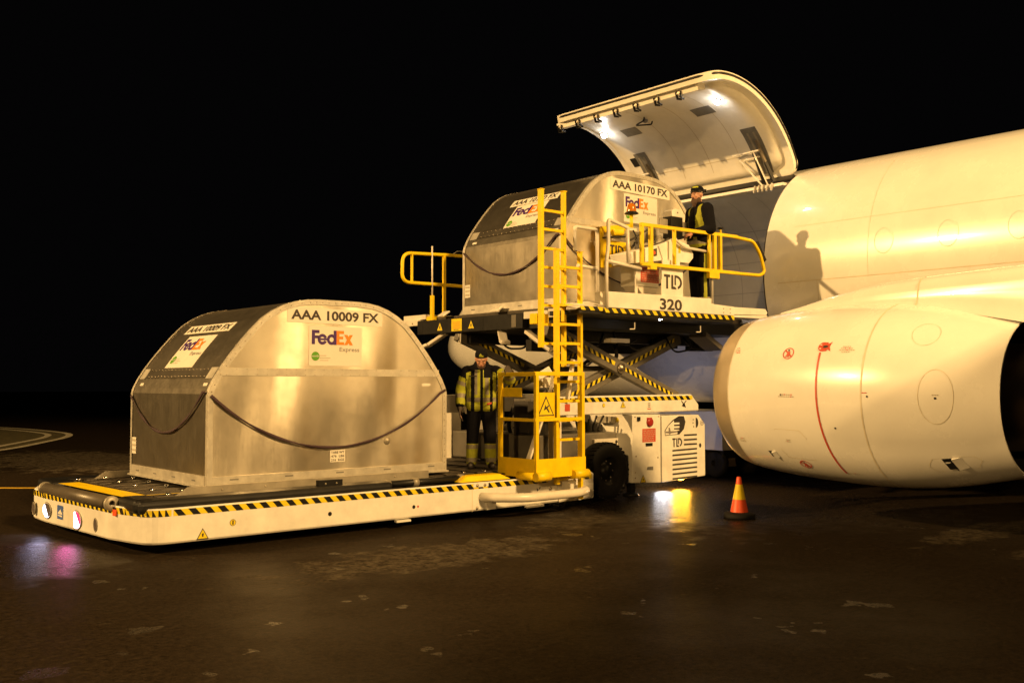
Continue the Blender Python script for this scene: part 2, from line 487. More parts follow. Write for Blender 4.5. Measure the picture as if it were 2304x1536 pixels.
def arc(cx, cy, r, a0, a1, n=14, ry=None):
    ry = r if ry is None else ry
    return [(cx + r * math.cos(R(a0 + (a1 - a0) * i / n)), cy + ry * math.sin(R(a0 + (a1 - a0) * i / n))) for i in range(n + 1)]
def ring(mb, cx, cy, r0, r1, a0, a1, fn, m, n=24, k=1.0):
    A = arc(cx, cy, r1, a0, a1, n, r1 * k); B = arc(cx, cy, r0, a0, a1, n, r0 * k)
    for i in range(n):
        mb.flat([A[i], A[i + 1], B[i + 1], B[i]], fn, m)
def courier_word(mb, u0, v0, h, fnf):
    """five heavy letters, three purple and two orange, cap height h"""
    w = lambda x, y: fnf(.0065)(u0 + x * h, v0 + y * h)
    w2 = lambda x, y: fnf(.0078)(u0 + x * h, v0 + y * h)
    P, O = PURPLE, LORANGE
    def rect(x0, x1, y0, y1, m, w=w): mb.flat([(x0, y0), (x1, y0), (x1, y1), (x0, y1)], w, m)
    rect(0, .25, 0, 1, P); rect(.25, .60, .78, 1, P); rect(.25, .54, .42, .62, P)
    # e
    ring(mb, .84, .36, .17, .38, 18, 335, w, P); rect(.66, 1.21, .30, .43, P, w2)
    # d
    ring(mb, 1.58, .36, .17, .38, 0, 360, w, P); rect(1.74, 1.98, -.01, 1, P, w2)
    # E
    rect(1.98, 2.21, 0, 1, O); rect(2.21, 2.58, .79, 1, O); rect(2.21, 2.52, .41, .60, O); rect(2.21, 2.60, 0, .2, O)
    # x
    mb.flat([(2.60, 0), (2.87, 0), (3.32, .73), (3.05, .73)], w, O)
    mb.flat([(3.05, 0), (3.32, 0), (2.87, .73), (2.60, .73)], w2, O)
def hazard(mb, p, q, up, out, w, pitch=0.13, lean=0.6, m=None, phase=0.0):
    """yellow strip from p to q with slanted black bars; up = width vector dir, out = outward normal"""
    p = Vector(p); q = Vector(q); up = Vector(up).normalized() * w; o = Vector(out).normalized()
    d = (q - p); Ln = d.length; d.normalize()
    e = o * 0.0025
    mb.add([p + e, q + e, q + up + e, p + up + e], [(0, 1, 2, 3)], TAPEY)
    e = o * 0.005
    t = phase
    while t < Ln:
        pts = [(t, 0), (t + pitch * .5, 0), (t + pitch * .5 - lean * w, 1), (t - lean * w, 1)]
        vs = []
        for a, b in pts:
            a = min(max(a, 0), Ln)
            vs.append(p + d * a + up * b + e)
        mb.add(vs, [(0, 1, 2, 3)], BLACK)
        t += pitch

def tri_sign(mb, fn, u, v, s):
    """small yellow warning triangle with dark edge and mark"""
    mb.flat([(u - s * .58, v), (u + s * .58, v), (u, v + s)], fn(0.003), INK)
    mb.flat([(u - s * .46, v + s * .07), (u + s * .46, v + s * .07), (u, v + s * .87)], fn(0.0045), TAPEY)
    mb.flat([(u - s * .06, v + s * .22), (u + s * .06, v + s * .22), (u + s * .09, v + s * .55), (u - s * .09, v + s * .5)], fn(0.006), INK)

# ================================================================== GROUND
g = MB(APRON)
g.add([(-220, -220, 0), (220, -220, 0), (220, 220, 0), (-220, 220, 0)], [(0, 1, 2, 3)])
struct(g.build('ground'))
# grass island with a pale painted double edge, far left
def island(t, e=0.0):
    # closed teardrop outline, tip towards +x
    c = [(-30, -4.5), (-14, 4.5), (-4, 11.3), (2.15, 17.2), (3.7, 19.8), (5.2, 22.4), (6.0, 24.6), (6.05, 27), (5.8, 30), (4.5, 36), (0, 46), (-30, 80)]
    return c
pts = fillet([(x, y, 0.004) for x, y in island(0)], 3.0, 5)
gi = MB(GRASS)
gi.add([(p.x, p.y, 0.004) for p in pts], [tuple(range(len(pts)))])
gi.build('grass')['kind'] = 'stuff'
def ribbon(mb, pts, w0, w1, z, m=None):
    P = [Vector(p) for p in pts]; vs = []
    for i, p in enumerate(P):
        t = (P[min(i + 1, len(P) - 1)] - P[max(i - 1, 0)]).normalized(); nrm = Vector((t.y, -t.x, 0))
        vs += [(p.x + nrm.x * w0, p.y + nrm.y * w0, z), (p.x + nrm.x * w1, p.y + nrm.y * w1, z)]
    mb.add(vs, [(2 * i, 2 * i + 1, 2 * i + 3, 2 * i + 2) for i in range(len(P) - 1)], m)
ln = MB(TANP)
ribbon(ln, pts, -0.62, -0.42, 0.010); ribbon(ln, pts, 0.0, 0.22, 0.010)
struct(ln.build('road_marking'))
yl = MB(YLINE)
ribbon(yl, [(-14, 19.2, 0), (-.24, 7.3, 0), (2.5, 4.9, 0)], -0.09, 0.09, 0.006)
struct(yl.build('road_marking'))

# ================================================================== AIRCRAFT
AX, AZ, AR = 10.93, 3.5, 1.93
air = thing('cargo_aircraft', 'large white cargo aircraft with its upper side door swung open at the loader', 'aircraft', (AX, 0, 0))
def fus_r(y):
    """(radius scale, z shift) along the body; nose tip at y = 10.4"""
    if y < 4.0: return 1.0, 0.0
    t = min((y - 4.0) / 6.0, 1.0)
    k = max(0.0, 1 - t ** 1.75) ** 0.72
    return max(k, 0.012), -1.02 * t ** 1.8
def fus_pt(y, a, off=0.0):
    k, dz = fus_r(y)
    low = math.sin(a) < 0
    rz = AR * (1.13 if low else 1.0)
    return (AX + (AR + off) * k * math.cos(a), y, AZ + dz + (rz + off) * k * math.sin(a))
D0, D1 = -0.8, 2.75           # door opening along the body
A0, A1 = R(118.7), R(202.0)  # hinge, sill
ys = [-24, -20, -16, -13, -11, -9, -7, -5.5, -4.2, -3, -2, -1.2, D0, 0, .9, 1.8, D1, 3.4, 4] + [4.0 + 6.0 * (1 - (1 - i / 16) ** 1.6) for i in range(1, 17)]
aa = [R(i * 5) for i in range(0, 24)] + [A0] + [R(120 + i * 5) for i in range(0, 17)] + [A1] + [R(205 + i * 5) for i in range(0, 31)]
fu = MB(ACW, ACLINE)
nA = len(aa)
vs = [fus_pt(y, a) for y in ys for a in aa]
fs = []
for i in range(len(ys) - 1):
    for k in range(nA):
        k2 = (k + 1) % nA
        ym = (ys[i] + ys[i + 1]) / 2; am = (aa[k] + (aa[k2] if k2 else 2 * math.pi)) / 2
        if D0 < ym < D1 and A0 < am < A1: continue
        fs.append((i * nA + k, (i + 1) * nA + k, (i + 1) * nA + k2, i * nA + k2))
fu.add(vs, fs, ACW, True)
# skin joints: long lap joint and some frames, thin raised seams
def seam_y(a, y0, y1, w=0.012, n=24):
    P = [(y0 + (y1 - y0) * i / n) for i in range(n + 1)]
    da = w / AR / 2
    vs = [fus_pt(y, a + e * da, 0.003) for y in P for e in (-1, 1)]
    fu.add(vs, [(2 * i, 2 * i + 1, 2 * i + 3, 2 * i + 2) for i in range(n)], ACLINE, True)
def seam_a(y, a0, a1, w=0.012, n=20):
    P = [R(a0 + (a1 - a0) * i / n) for i in range(n + 1)]
    vs = [fus_pt(y + e * w / 2, a, 0.003) for a in P for e in (-1, 1)]
    fu.add(vs, [(2 * i, 2 * i + 1, 2 * i + 3, 2 * i + 2) for i in range(n)], ACLINE, True)
seam_y(R(186), -12, D0 - .25); seam_y(R(160), -14, D0 - .5, .006); seam_y(R(206), -12, 4, .008)
seam_a(-1.75, 186, 214, .008); seam_a(-2.6, 120, 186, .005); seam_a(-6.2, 110, 200, .006); seam_y(R(199), D0 - .05, -1.75, .006)
# door surround and plugged cabin windows (raised outlines)
for yc in (-1.9 + -.95 * i for i in range(6)):
    if yc > -2.2: continue
    loop = arc(0, 0, .15, 0, 360, 20, .20)
    vs = []
    for (u, v) in loop: vs.append(fus_pt(yc + u, R(172) - v / AR, 0.002)); vs.append(fus_pt(yc + u * .95, R(172) - v * .95 / AR, 0.0035))
    fu.add(vs, [(2 * i, 2 * i + 1, 2 * i + 3, 2 * i + 2) for i in range(20)], ACW, True)
fus = fu.build('fuselage', air, weld=False)
# door jamb joining skin and liner
RI = 1.80
jm = MB(LINER, SEAL)
def jam(y, a, rr): return (AX + rr * math.cos(a), y, AZ + (rr * (1.13 if math.sin(a) < 0 else 1)) * math.sin(a))
na = 24
for y in (D0, D1):
    vs = [jam(y, A0 + (A1 - A0) * i / na, rr) for i in range(na + 1) for rr in (AR, RI)]
    jm.add(vs, [(2 * i, 2 * i + 1, 2 * i + 3, 2 * i + 2) for i in range(na)], LINER, True)
for a in (A0, A1):
    jm.add([jam(D0, a, AR), jam(D1, a, AR), jam(D1, a, RI), jam(D0, a, RI)], [(0, 1, 2, 3)], LINER)
# dark seal round the opening
pth = [jam(D0 + .012, A0 + (A1 - A0) * i / na, AR - .012) for i in range(na + 1)]
jm.tube(pth, 0.014, 6, SEAL)
jm.build('door_jamb', air)
li = MB(LINER, SLOT)
ly = [-3.2, D0, 0, .9, 1.8, D1, 4.6, 5.2]
aL = [R(i * 6) for i in range(0, 20)] + [A0] + [R(120 + 6 * i) for i in range(14)] + [A1] + [R(205 + 6 * i) for i in range(26)]
vs = [jam(y, a, RI) for y in ly for a in aL]; fs = []
for i in range(len(ly) - 1):
    for k in range(len(aL)):
        k2 = (k + 1) % len(aL); am = (aL[k] + (aL[k2] if k2 else 2 * math.pi)) / 2; ym = (ly[i] + ly[i + 1]) / 2
        if D0 < ym < D1 and A0 < am < A1: continue
        fs.append((i * len(aL) + k, i * len(aL) + k2, (i + 1) * len(aL) + k2, (i + 1) * len(aL) + k))
li.add(vs, fs, LINER, True)
for y in (-3.2, 5.2):
    li.add([jam(y, R(i * 10), RI) for i in range(36)], [tuple(range(36))], LINER)
for y in (-.3, .35, 1.0, 1.65, 2.3):   # joints between liner panels on the far wall
    li.add([jam(y + e, R(-20 + 6 * i), RI - .004) for i in range(17) for e in (-.006, .006)], [(2 * i, 2 * i + 1, 2 * i + 3, 2 * i + 2) for i in range(16)], LJOINT)
for a in (2, 22, 44):
    li.add([jam(y, R(a + e), RI - .004) for y in (-3, 0, 2.5, 5) for e in (-.2, .2)], [(2 * i, 2 * i + 1, 2 * i + 3, 2 * i + 2) for i in range(3)], LJOINT)
li.build('cabin_liner', air)
fl = MB(GALV)
fl.box(9.30, 12.5, -3.1, 5.1, 2.62, 2.74, GALV)
for k in range(12): fl.tube([(9.5 + k * .25, D0 - 1, 2.745), (9.5 + k * .25, D1 + 1, 2.745)], .018, 8, BOLT)
fl.build('cargo_floor', air)
sm = MB(SLOT, BLACK)
for (y, a) in ((.15, 14), (1.2, 26)):
    sm.cut(); p = Vector(jam(y, R(a), RI - .03)); sm.box(p.x - .05, p.x + .05, p.y - .16, p.y + .16, p.z - .03, p.z + .03, BLACK)
sm.build('cabin_wall_fitting', air)
cbl = MB(LED, ALUF); cbl.box(10.16, 10.40, -.4, 2.2, 5.140, 5.165, ALUF); cbl.box(10.19, 10.37, -.35, 2.15, 5.133, 5.140, HEADL); cbl.build('cabin_lamp', air)
for y in (-.1, 1.9):
    ld = bpy.data.lights.new('cabin_lamp_light', 'POINT'); ld.energy = 9; ld.color = (1.0, .80, .55); ld.shadow_soft_size = .1
    lo = bpy.data.objects.new('cabin_lamp_light', ld); COL.objects.link(lo); lo.location = (10.35, y, 5.08)

# ---- cargo door, swung up about its hinge
CX, CZ, RO, RIN = 8.19, 4.53, 2.03, 1.90
def dp(a, y, r): return (CX + r * math.cos(R(a)), y, CZ + r * math.sin(R(a)))
DA0, DA1 = 19.5, 106.0
dr = MB(ACW, DOORIN, ACLINE)
rows = 40
def inset(i):
    a = DA0 + (DA1 - DA0) * i / rows
    s0 = R(a - DA0) * 1.95; s1 = R(DA1 - a) * 1.95; c = .26
    v = 0
    for s_ in (s0, s1):
        if s_ < c: v = max(v, c - math.sqrt(max(0, c * c - (c - s_) ** 2)))
    return v
grid = {}
ycols = 10
for sd, rr in ((0, RO), (1, RIN)):
    for i in range(rows + 1):
        e = inset(i); a = DA0 + (DA1 - DA0) * i / rows
        for j in range(ycols + 1):
            y = (D0 + e) + (D1 - D0 - 2 * e) * j / ycols
            grid[sd, i, j] = dp(a, y, rr)
for sd, m in ((0, ACW), (1, DOORIN)):
    vs = [grid[sd, i, j] for i in range(rows + 1) for j in range(ycols + 1)]
    C1 = ycols + 1
    dr.add(vs, [(i * C1 + j, i * C1 + j + 1, (i + 1) * C1 + j + 1, (i + 1) * C1 + j) for i in range(rows) for j in range(ycols)], m, True)
edge = [(i, 0) for i in range(rows + 1)] + [(rows, j) for j in range(1, ycols + 1)] + [(i, ycols) for i in range(rows - 1, -1, -1)] + [(0, j) for j in range(ycols - 1, 0, -1)]
vs = [grid[sd, i, j] for (i, j) in edge for sd in (0, 1)]; N = len(edge)
dr.add(vs, [(2 * i, 2 * i + 1, 2 * ((i + 1) % N) + 1, 2 * ((i + 1) % N)) for i in range(N)], DOORIN, True)
# flange round the inner face, with a step to the liner
fl_in = 0.20
def lin(i, j, r, ins):
    a = DA0 + (DA1 - DA0) * i / rows
    return a
door = dr.build('cargo_door', air)
pn = MB(DOORIN, ACLINE)
# lining panel standing proud of the frame, its own rounded outline
rows2 = 26; La0, La1 = 25.0, 98.0
vs = []
def lins(i):
    a = La0 + (La1 - La0) * i / rows2; c = .22; v = 0
    for s_ in (R(a - La0) * 1.85, R(La1 - a) * 1.85):
        if s_ < c: v = max(v, c - math.sqrt(max(0, c * c - (c - s_) ** 2)))
    return a, v
for rr in (1.90, 1.845):
    for i in range(rows2 + 1):
        a, e = lins(i)
        for j in range(9):
            vs.append(dp(a, (D0 + .17 + e) + (D1 - D0 - .34 - 2 * e) * j / 8, rr))
n1 = (rows2 + 1) * 9
fs = [(n1 + i * 9 + j, n1 + (i + 1) * 9 + j, n1 + (i + 1) * 9 + j + 1, n1 + i * 9 + j + 1) for i in range(rows2) for j in range(8)]
e2 = [(i, 0) for i in range(rows2 + 1)] + [(rows2, j) for j in range(1, 9)] + [(i, 8) for i in range(rows2 - 1, -1, -1)] + [(0, j) for j in range(7, 0, -1)]
for q in range(len(e2)):
    (i, j), (k, l) = e2[q], e2[(q + 1) % len(e2)]
    fs.append((i * 9 + j, k * 9 + l, n1 + k * 9 + l, n1 + i * 9 + j))
pn.add(vs, fs, DOORIN, True)
for y in (.15, .78, 1.42):    # lining joints
    pn.add([dp(30 + 4.2 * i, y + e - .004 * i, 1.842) for i in range(16) for e in (-.006, .006)], [(2 * i, 2 * i + 1, 2 * i + 3, 2 * i + 2) for i in range(15)], ACLINE)
pn.add([dp(36 + e, y, 1.842) for y in (D0 + .4, D1 - .4) for e in (-.2, .2)], [(0, 1, 3, 2)], ACLINE)
pn.build('door_lining', door)
# latch beam along the free edge with seven claw latches
lb = MB(DOORIN)
lb.add([dp(a, y, r) for y in (D0 + .32, D1 - .04) for a, r in ((98.3, 1.90), (98.3, 1.80), (104, 1.80), (104, 1.90))], [(0, 1, 2, 3), (7, 6, 5, 4), (0, 4, 5, 1), (1, 5, 6, 2), (2, 6, 7, 3)], DOORIN)
lb.build('latch_beam', door)
for k in range(7):
    y = D1 - .12 - k * .455
    lt = MB(BLACK, BOLT)
    for e in (-.045, .045):
        lt.bar(dp(104.5, y + e, 1.86), dp(104.5, y + e * .7, 1.76), .018, .034, BLACK)
        lt.bar(dp(104.5, y + e, 1.75), dp(101.5, y + e * .5, 1.735), .02, .03, BLACK)
    lt.bar(dp(104.2, y - .05, 1.83), dp(104.2, y + .05, 1.83), .022, .022, BOLT)
    lt.bar(dp(103.4, y, 1.78), dp(98.5, y + .09, 1.77), .03, .02, BLACK)
    lt.build('latch', door)
def door_plate(name, a0, a1, y0, y1, m, r=1.838, mats=None):
    b = MB(m); n = 8
    vs = [dp(a0 + (a1 - a0) * i / n, y, q) for q in (r, r + .012) for i in range(n + 1) for y in (y0, y1)]
    o = 2 * (n + 1)
    fs = [(2 * i, 2 * i + 1, 2 * i + 3, 2 * i + 2) for i in range(n)]
    fs += [(2 * i, 2 * i + 2, o + 2 * i + 2, o + 2 * i) for i in range(n)] + [(2 * i + 1, o + 2 * i + 1, o + 2 * i + 3, 2 * i + 3) for i in range(n)]
    fs += [(0, o, o + 1, 1), (2 * n, 2 * n + 1, o + 2 * n + 1, o + 2 * n)]
    b.add(vs, fs, m)
    return b
door_plate('vent', 66, 73, 1.72, 2.08, SLOT).build('vent_plate', door)
door_plate('vent', 68, 75, .03, .42, SLOT).build('vent_plate', door)
door_plate('win', 43.5, 49.5, 2.30, 2.44, BLACK).build('door_window', door)
for (y0, y1) in ((2.02, 2.30), (-.42, -.12)):
    b = door_plate('slot', 24, 52, y0, y1, SLOT)
    for e in (.08, .2): b.add([dp(25 + 3 * i, y0 + e + f, 1.833) for i in range(9) for f in (-.02, .02)], [(2 * i, 2 * i + 1, 2 * i + 3, 2 * i + 2) for i in range(8)], GALV)
    b.build('actuator_recess', door)
hd = MB(BLACK)
hd.tube(fillet([dp(74, 1.28, 1.84), dp(74, 1.28, 1.78), dp(78, 1.55, 1.76), dp(80, 1.30, 1.78), dp(80, 1.30, 1.84)], .05), .013, 8, BLACK)
p = Vector(dp(77, 1.36, 1.835)); hd.ball(p, .05, 8, SLOT)
hd.build('handle', door)
# two lit lamps
for (a, y) in ((74.5, 2.42), (78.0, -.24)):
    lm = MB(LED, ALUF)
    p = Vector(dp(a, y, 1.835)); nrm = (Vector((CX, y, CZ)) - p).normalized()
    lm.lathe(p, nrm, [(0, .075), (.03, .07), (.032, .06)], 20, ALUF)
    lm.lathe(p, nrm, [(.028, .062), (.060, .05), (.078, .028), (.082, .0)], 20, LED)
    lm.build('door_lamp', door)
    ld = bpy.data.lights.new('door_lamp_light', 'POINT'); ld.energy = 2.6 if y > 1 else 2.6
    ld.color = (1.0, 0.90, 0.74); ld.shadow_soft_size = .04
    lo = bpy.data.objects.new('door_lamp_light', ld); COL.objects.link(lo)
    lo.location = p + nrm * .13; lo.rotation_euler = nrm.to_track_quat('-Z', 'Y').to_euler()
# hinge line: dark tube, with a pale sill under it
hg = MB(SEAL, DOORIN)
hg.tube([(9.97, D0 + .05, 5.155), (9.97, D1 + .25, 5.155)], .055, 10, SEAL)
hg.cut(); hg.box(9.72, 9.90, D0 + .1, D1 + .2, 5.00, 5.05, DOORIN)
hg.build('hinge_tube', air)
# linkage between door and body, aft end and fore end
for yb in (-.30, 2.15):
    lk = MB(CREAM, BLACK, BOLT)
    lk.bar((9.76, yb + .02, 5.04), dp(35, yb + .42, 1.78), .024, .024, CREAM)
    lk.bar((9.70, yb - .12, 5.03), dp(39, yb + .10, 1.78), .022, .022, CREAM)
    lk.bar(dp(38, yb + .52, 1.78), dp(38.5, yb - .02, 1.77), .03, .022, CREAM)
    lk.bar(dp(34, yb + .34, 1.80), dp(34.6, yb + .02, 1.79), .022, .018, CREAM)
    lk.bar((9.84, yb - .14, 5.12), dp(31, yb - .06, 1.78), .05, .045, BLACK)
    lk.bar((9.84, yb + .06, 5.12), dp(33, yb + .10, 1.78), .04, .035, BLACK)
    lk.bar(dp(31, yb - .06, 1.78), dp(44, yb - .02, 1.83), .035, .035, BOLT)
    for k in range(5): lk.bar((9.70, yb - .20 + k * .085, 5.06), (9.72, yb - .16 + k * .085, 4.95), .028, .035, CREAM)
    lk.ball(dp(33, yb + .1, 1.80), .045, 8, BOLT)
    lk.build('door_linkage', air)
sl = MB(SEAL)
loop = []
for (i, j) in edge[::2]:
    p, q = Vector(grid[0, i, j]), Vector(grid[1, i, j])
    loop.append(p.lerp(q, .30) + Vector((0, (-.004 if j == 0 else .004 if j == ycols else 0), 0)))
sl.tube(loop, .019, 6, SEAL, closed=True)
sl.build('door_seal', door)

# ---- engine
EX = 6.1
def ez(y): return 1.57 + (y + 2.6) * .012
NP = [(-6.0, .800), (-5.85, .835), (-5.7, .872), (-5.4, .94), (-5.1, .99), (-4.8, 1.022), (-4.4, 1.036), (-4.1, 1.033), (-3.7, 1.018), (-3.4, 1.0), (-3.1, .972), (-2.92, .948)]
LP = [(-2.92, .948), (-2.80, .925), (-2.70, .893), (-2.64, .855), (-2.62, .82), (-2.64, .785), (-2.72, .76), (-2.9, .742), (-3.3, .735)]
def nr(y):
    pr = NP + LP[1:5]
    for (a, b), (c, d) in zip(pr[:-1], pr[1:]):
        if a <= y <= c: return b + (d - b) * (y - a) / (c - a)
    return pr[-1][1]
def npnt(y, a, off=0.0):
    q = nr(y) + off
    return (EX + q * math.cos(a), y, ez(y) + q * math.sin(a))
def rev(mb, prof, m, n=72):
    vs = [(EX + q * math.cos(2 * math.pi * k / n), y, ez(y) + q * math.sin(2 * math.pi * k / n)) for y, q in prof for k in range(n)]
    mb.add(vs, [(i * n + k, i * n + (k + 1) % n, (i + 1) * n + (k + 1) % n, (i + 1) * n + k) for i in range(len(prof) - 1) for k in range(n)], m, True)
en = MB(ACW, ACLINE)
# denser profile for smooth outline
dens = []
for (a, b), (c, d) in zip(NP[:-1], NP[1:]):
    for t in (0, .25, .5, .75): dens.append((a + (c - a) * t, b + (d - b) * t))
dens.append(NP[-1])
rev(en, NP, ACW)
rev(en, [(-6.0, .80), (-6.0, .785)], ACW)
def nring(y, a0, a1, w, m, off=.003, n=40):
    vs = [npnt(y + e * w / 2, R(a0 + (a1 - a0) * i / n), off) for i in range(n + 1) for e in (-1, 1)]
    en.add(vs, [(2 * i, 2 * i + 1, 2 * i + 3, 2 * i + 2) for i in range(n)], m, True)
def nloop(pts, w, m, off=.003):
    """closed outline in (y, arc length) around an anchor angle"""
    N = len(pts)
    cy = sum(p[0] for p in pts) / N; ca = sum(p[1] for p in pts) / N
    vs = []
    for (y, a) in pts:
        dy, da = y - cy, a - ca
        L_ = math.hypot(dy, da) or 1; k = 1 - w / L_
        vs.append(npnt(y, a / 1.0, off)); vs.append(npnt(cy + dy * k, ca + da * k, off))
    en.add(vs, [(2 * i, 2 * i + 1, 2 * ((i + 1) % N) + 1, 2 * ((i + 1) % N)) for i in range(N)], m)
nring(-4.68, 60, 300, .018, ACLINE)
nring(-2.925, 0, 360, .010, ACLINE, n=72)
nloop([(-5.43 + .17 * math.cos(t), R(179.6) + .30 * math.sin(t)) for t in [2 * math.pi * i / 28 for i in range(28)]], .006, ACLINE)
nloop([(-3.55, R(203)), (-3.88, R(203)), (-3.95, R(208)), (-3.95, R(226)), (-3.6, R(226)), (-3.55, R(220))], .006, ACLINE)
nloop([(-5.28, R(221)), (-5.68, R(221)), (-5.74, R(226)), (-5.68, R(233)), (-5.28, R(233)), (-5.22, R(227))], .006, ACLINE)
nloop([(-5.25 + .14 * math.cos(t), R(138) + .16 * math.sin(t)) for t in [2 * math.pi * i / 24 for i in range(24)]], .004, ACLINE)
nac = en.build('engine_nacelle', air)
def npatch(mb, yc, ac, fnpts, m, off=.004):
    mb.add([npnt(yc - u, R(ac) - v / nr(yc), off) for (u, v) in fnpts], [tuple(range(len(fnpts)))], m)
rs = MB(SIGNRED)
n = 30
vs = [npnt(-4.15 - .09 * (i / n) ** 2 + e * .0115, R(153.5 + (238 - 154.5) * i / n), .004) for i in range(n + 1) for e in (-1, 1)]
rs.add(vs, [(2 * i, 2 * i + 1, 2 * i + 3, 2 * i + 2) for i in range(n)], SIGNRED, True)
rs.build('red_stripe', nac)
# red hazard emblem (half disc with arrow tail) above the stripe
em = MB(SIGNRED, INK, LABELW)
S_ = .058
f_ = lambda u, v: npnt(-4.17 - u, R(149.5) + v / 1.03, .004)
half = [(.05, S_ * .95), (.0, S_)] + [(S_ * 1.05 * math.cos(R(t)), S_ * 1.05 * math.sin(R(t))) for t in range(110, 251, 10)] + [(0, -S_), (.05, -S_ * .95)]
em.flat([(u, -v) for u, v in half], f_, SIGNRED)
f2 = lambda u, v: npnt(-4.17 - u, R(149.5) + v / 1.03, .006)
em.flat([(-.014, -.014), (.034, -.024), (.096, -.062), (.078, 0), (.10, .058), (.034, .024), (-.014, .014)], f_, SIGNRED)
em.flat([(-.0, -.012), (.028, -.016), (.06, -.008), (.06, .008), (.028, .016), (.0, .012)], f2, INK)
for v in (-.024, .024): em.flat([(-.041, v - .006), (-.02, v - .006), (-.02, v + .006), (-.041, v + .006)], f2, LABELW)
em.build('hazard_emblem', nac)
for (yc, ac) in ((-3.74, 153.4), (-3.77, 231.5)):
    pc = MB(SIGNRED, INK)
    f3 = lambda u, v, yc=yc, ac=ac: npnt(yc - u, R(ac) - v / 1.02, .004)
    ring(pc, 0, 0, .060, .072, 0, 360, f3, SIGNRED)
    pc.flat([(-.055, .035), (-.045, .05), (.055, -.035), (.045, -.05)], f3, SIGNRED)
    f4 = lambda u, v, yc=yc, ac=ac: npnt(yc - u, R(ac) - v / 1.02, .006)
    pc.flat(arc(0, .037, .012, 0, 360, 8), f4, INK)
    pc.flat([(-.022, .02), (.018, .024), (.025, -.005), (.012, -.05), (-.002, -.05), (-.004, -.02), (-.02, -.05), (-.03, -.045), (-.012, 0)], f4, SIGNRED)
    pc.build('no_entry_emblem', nac)
st = MB(FAINT, INK)
for (yc, ac, n, w) in ((-4.46, 151.5, 4, .17), (-3.77, 180.9, 2, .26), (-2.99, 148.5, 4, .10), (-3.02, 215, 3, .12), (-4.72, 178.2, 1, .1), (-5.43, 178.6, 1, .1), (-3.70, 211, 2, .10), (-4.35, 236, 1, .2)):
    st.cut()
    for i in range(n):
        k = w * (0.6 + .4 * ((i * 7) % 3) / 2)
        u0 = -k / 2
        while u0 < k / 2 - .012:
            du = .014 + .012 * random.random()
            v = .022 * ((n - 1) / 2 - i)
            npatch(st, yc, ac, [(u0, v - .005), (u0 + du, v - .005), (u0 + du, v + .005), (u0, v + .005)], FAINT if random.random() < .7 else SIGNRED)
            u0 += du + .006
for (yc, ac) in ((-4.75, 180.3), (-5.43, 180.6), (-4.35, 200), (-3.70, 180.4)):
    st.cut(); npatch(st, yc, ac, arc(0, 0, .012, 0, 360, 10), INK)
st.build('stencil_marking', nac)
for (yc, ac, w, h) in ((-5.46, 226.5, .17, .17), (-3.39, 224.5, .10, .09)):
    v_ = MB(NOZM, ACW)
    # a raised scoop with a dark mouth
    q = [npnt(yc + w / 2, R(ac) - h / 2 / .95, .004), npnt(yc - w * .1, R(ac) - h / 2 / .95, .004), npnt(yc - w * .3, R(ac) + h / 2 / .95, .004), npnt(yc + w * .3, R(ac) + h / 2 / .95, .004)]
    v_.add(q, [(0, 1, 2, 3)], NOZM)
    q2 = [npnt(yc - w * .1, R(ac) - h / 2 / .95, .030), npnt(yc - w * .6, R(ac) - h / 2 / .95, .004), npnt(yc - w * .8, R(ac) + h / 2 / .95, .004), npnt(yc - w * .3, R(ac) + h / 2 / .95, .030), q[1], q[2]]
    v_.add(q2, [(0, 1, 2, 3), (0, 3, 5, 4), (0, 4, 1), (3, 2, 5)], ACW)
    v_.build('vent_scoop', nac)
lipb = MB(LIPM)
rev(lipb, LP, LIPM)
lipb.build('inlet_lip', air)
fan = MB(NOZM, BOLT)
rev(fan, [(-3.3, .735), (-3.35, .30), (-3.1, .12), (-2.95, .01)], NOZM)
for k in range(24):
    a = 2 * math.pi * k / 24
    c, s_ = math.cos(a), math.sin(a); c2, s2 = math.cos(a + .14), math.sin(a + .14)
    fan.add([(EX + .28 * c, -3.30, 1.565 + .28 * s_), (EX + .72 * c, -3.26, 1.565 + .72 * s_), (EX + .72 * c2, -3.16, 1.565 + .72 * s2), (EX + .28 * c2, -3.2, 1.565 + .28 * s2)], [(0, 1, 2, 3)], BOLT)
fan.build('engine_fan_face', air); fan = MB(NOZM, BOLT)
rev(fan, [(-6.0, .785), (-5.4, .80), (-5.0, .80), (-4.98, .5)], NOZM)
fan.cut(); rev(fan, [(-5.0, .62), (-5.9, .55), (-6.6, .44), (-7.0, .36), (-7.0, .33), (-6.6, .3)], BOLT)
rev(fan, [(-6.6, .3), (-7.1, .2), (-7.5, .01)], NOZM)
fan.build('engine_exhaust', air)
# ---- pylon
py = MB(ACW, ACLINE)
secs = [(-3.05, 2.555, .03, 2.50), (-3.35, 2.615, .08, 2.50), (-3.8, 2.72, .13, 2.50), (-4.4, 2.815, .17, 2.48), (-4.9, 2.85, .19, 2.45), (-5.5, 2.875, .20, 2.40), (-6.2, 2.90, .21, 2.25), (-7.2, 2.92, .22, 2.15), (-8.4, 2.9, .12, 2.35)]
vs = []; npy = 17
for (y, zt, hw, zb) in secs:
    for k in range(npy):
        t = k / (npy - 1)
        if t < .3: u = -hw - (.10 * (1 - t / .3) ** 2); v = zb + (zt - hw - zb) * (t / .3)
        elif t > .7: u = hw + (.10 * ((t - .7) / .3) ** 2); v = zb + (zt - hw - zb) * ((1 - t) / .3)
        else:
            b = math.pi * (1 - (t - .3) / .4); u = hw * math.cos(b); v = zt - hw + hw * math.sin(b)
        vs.append((EX + u, y, v))
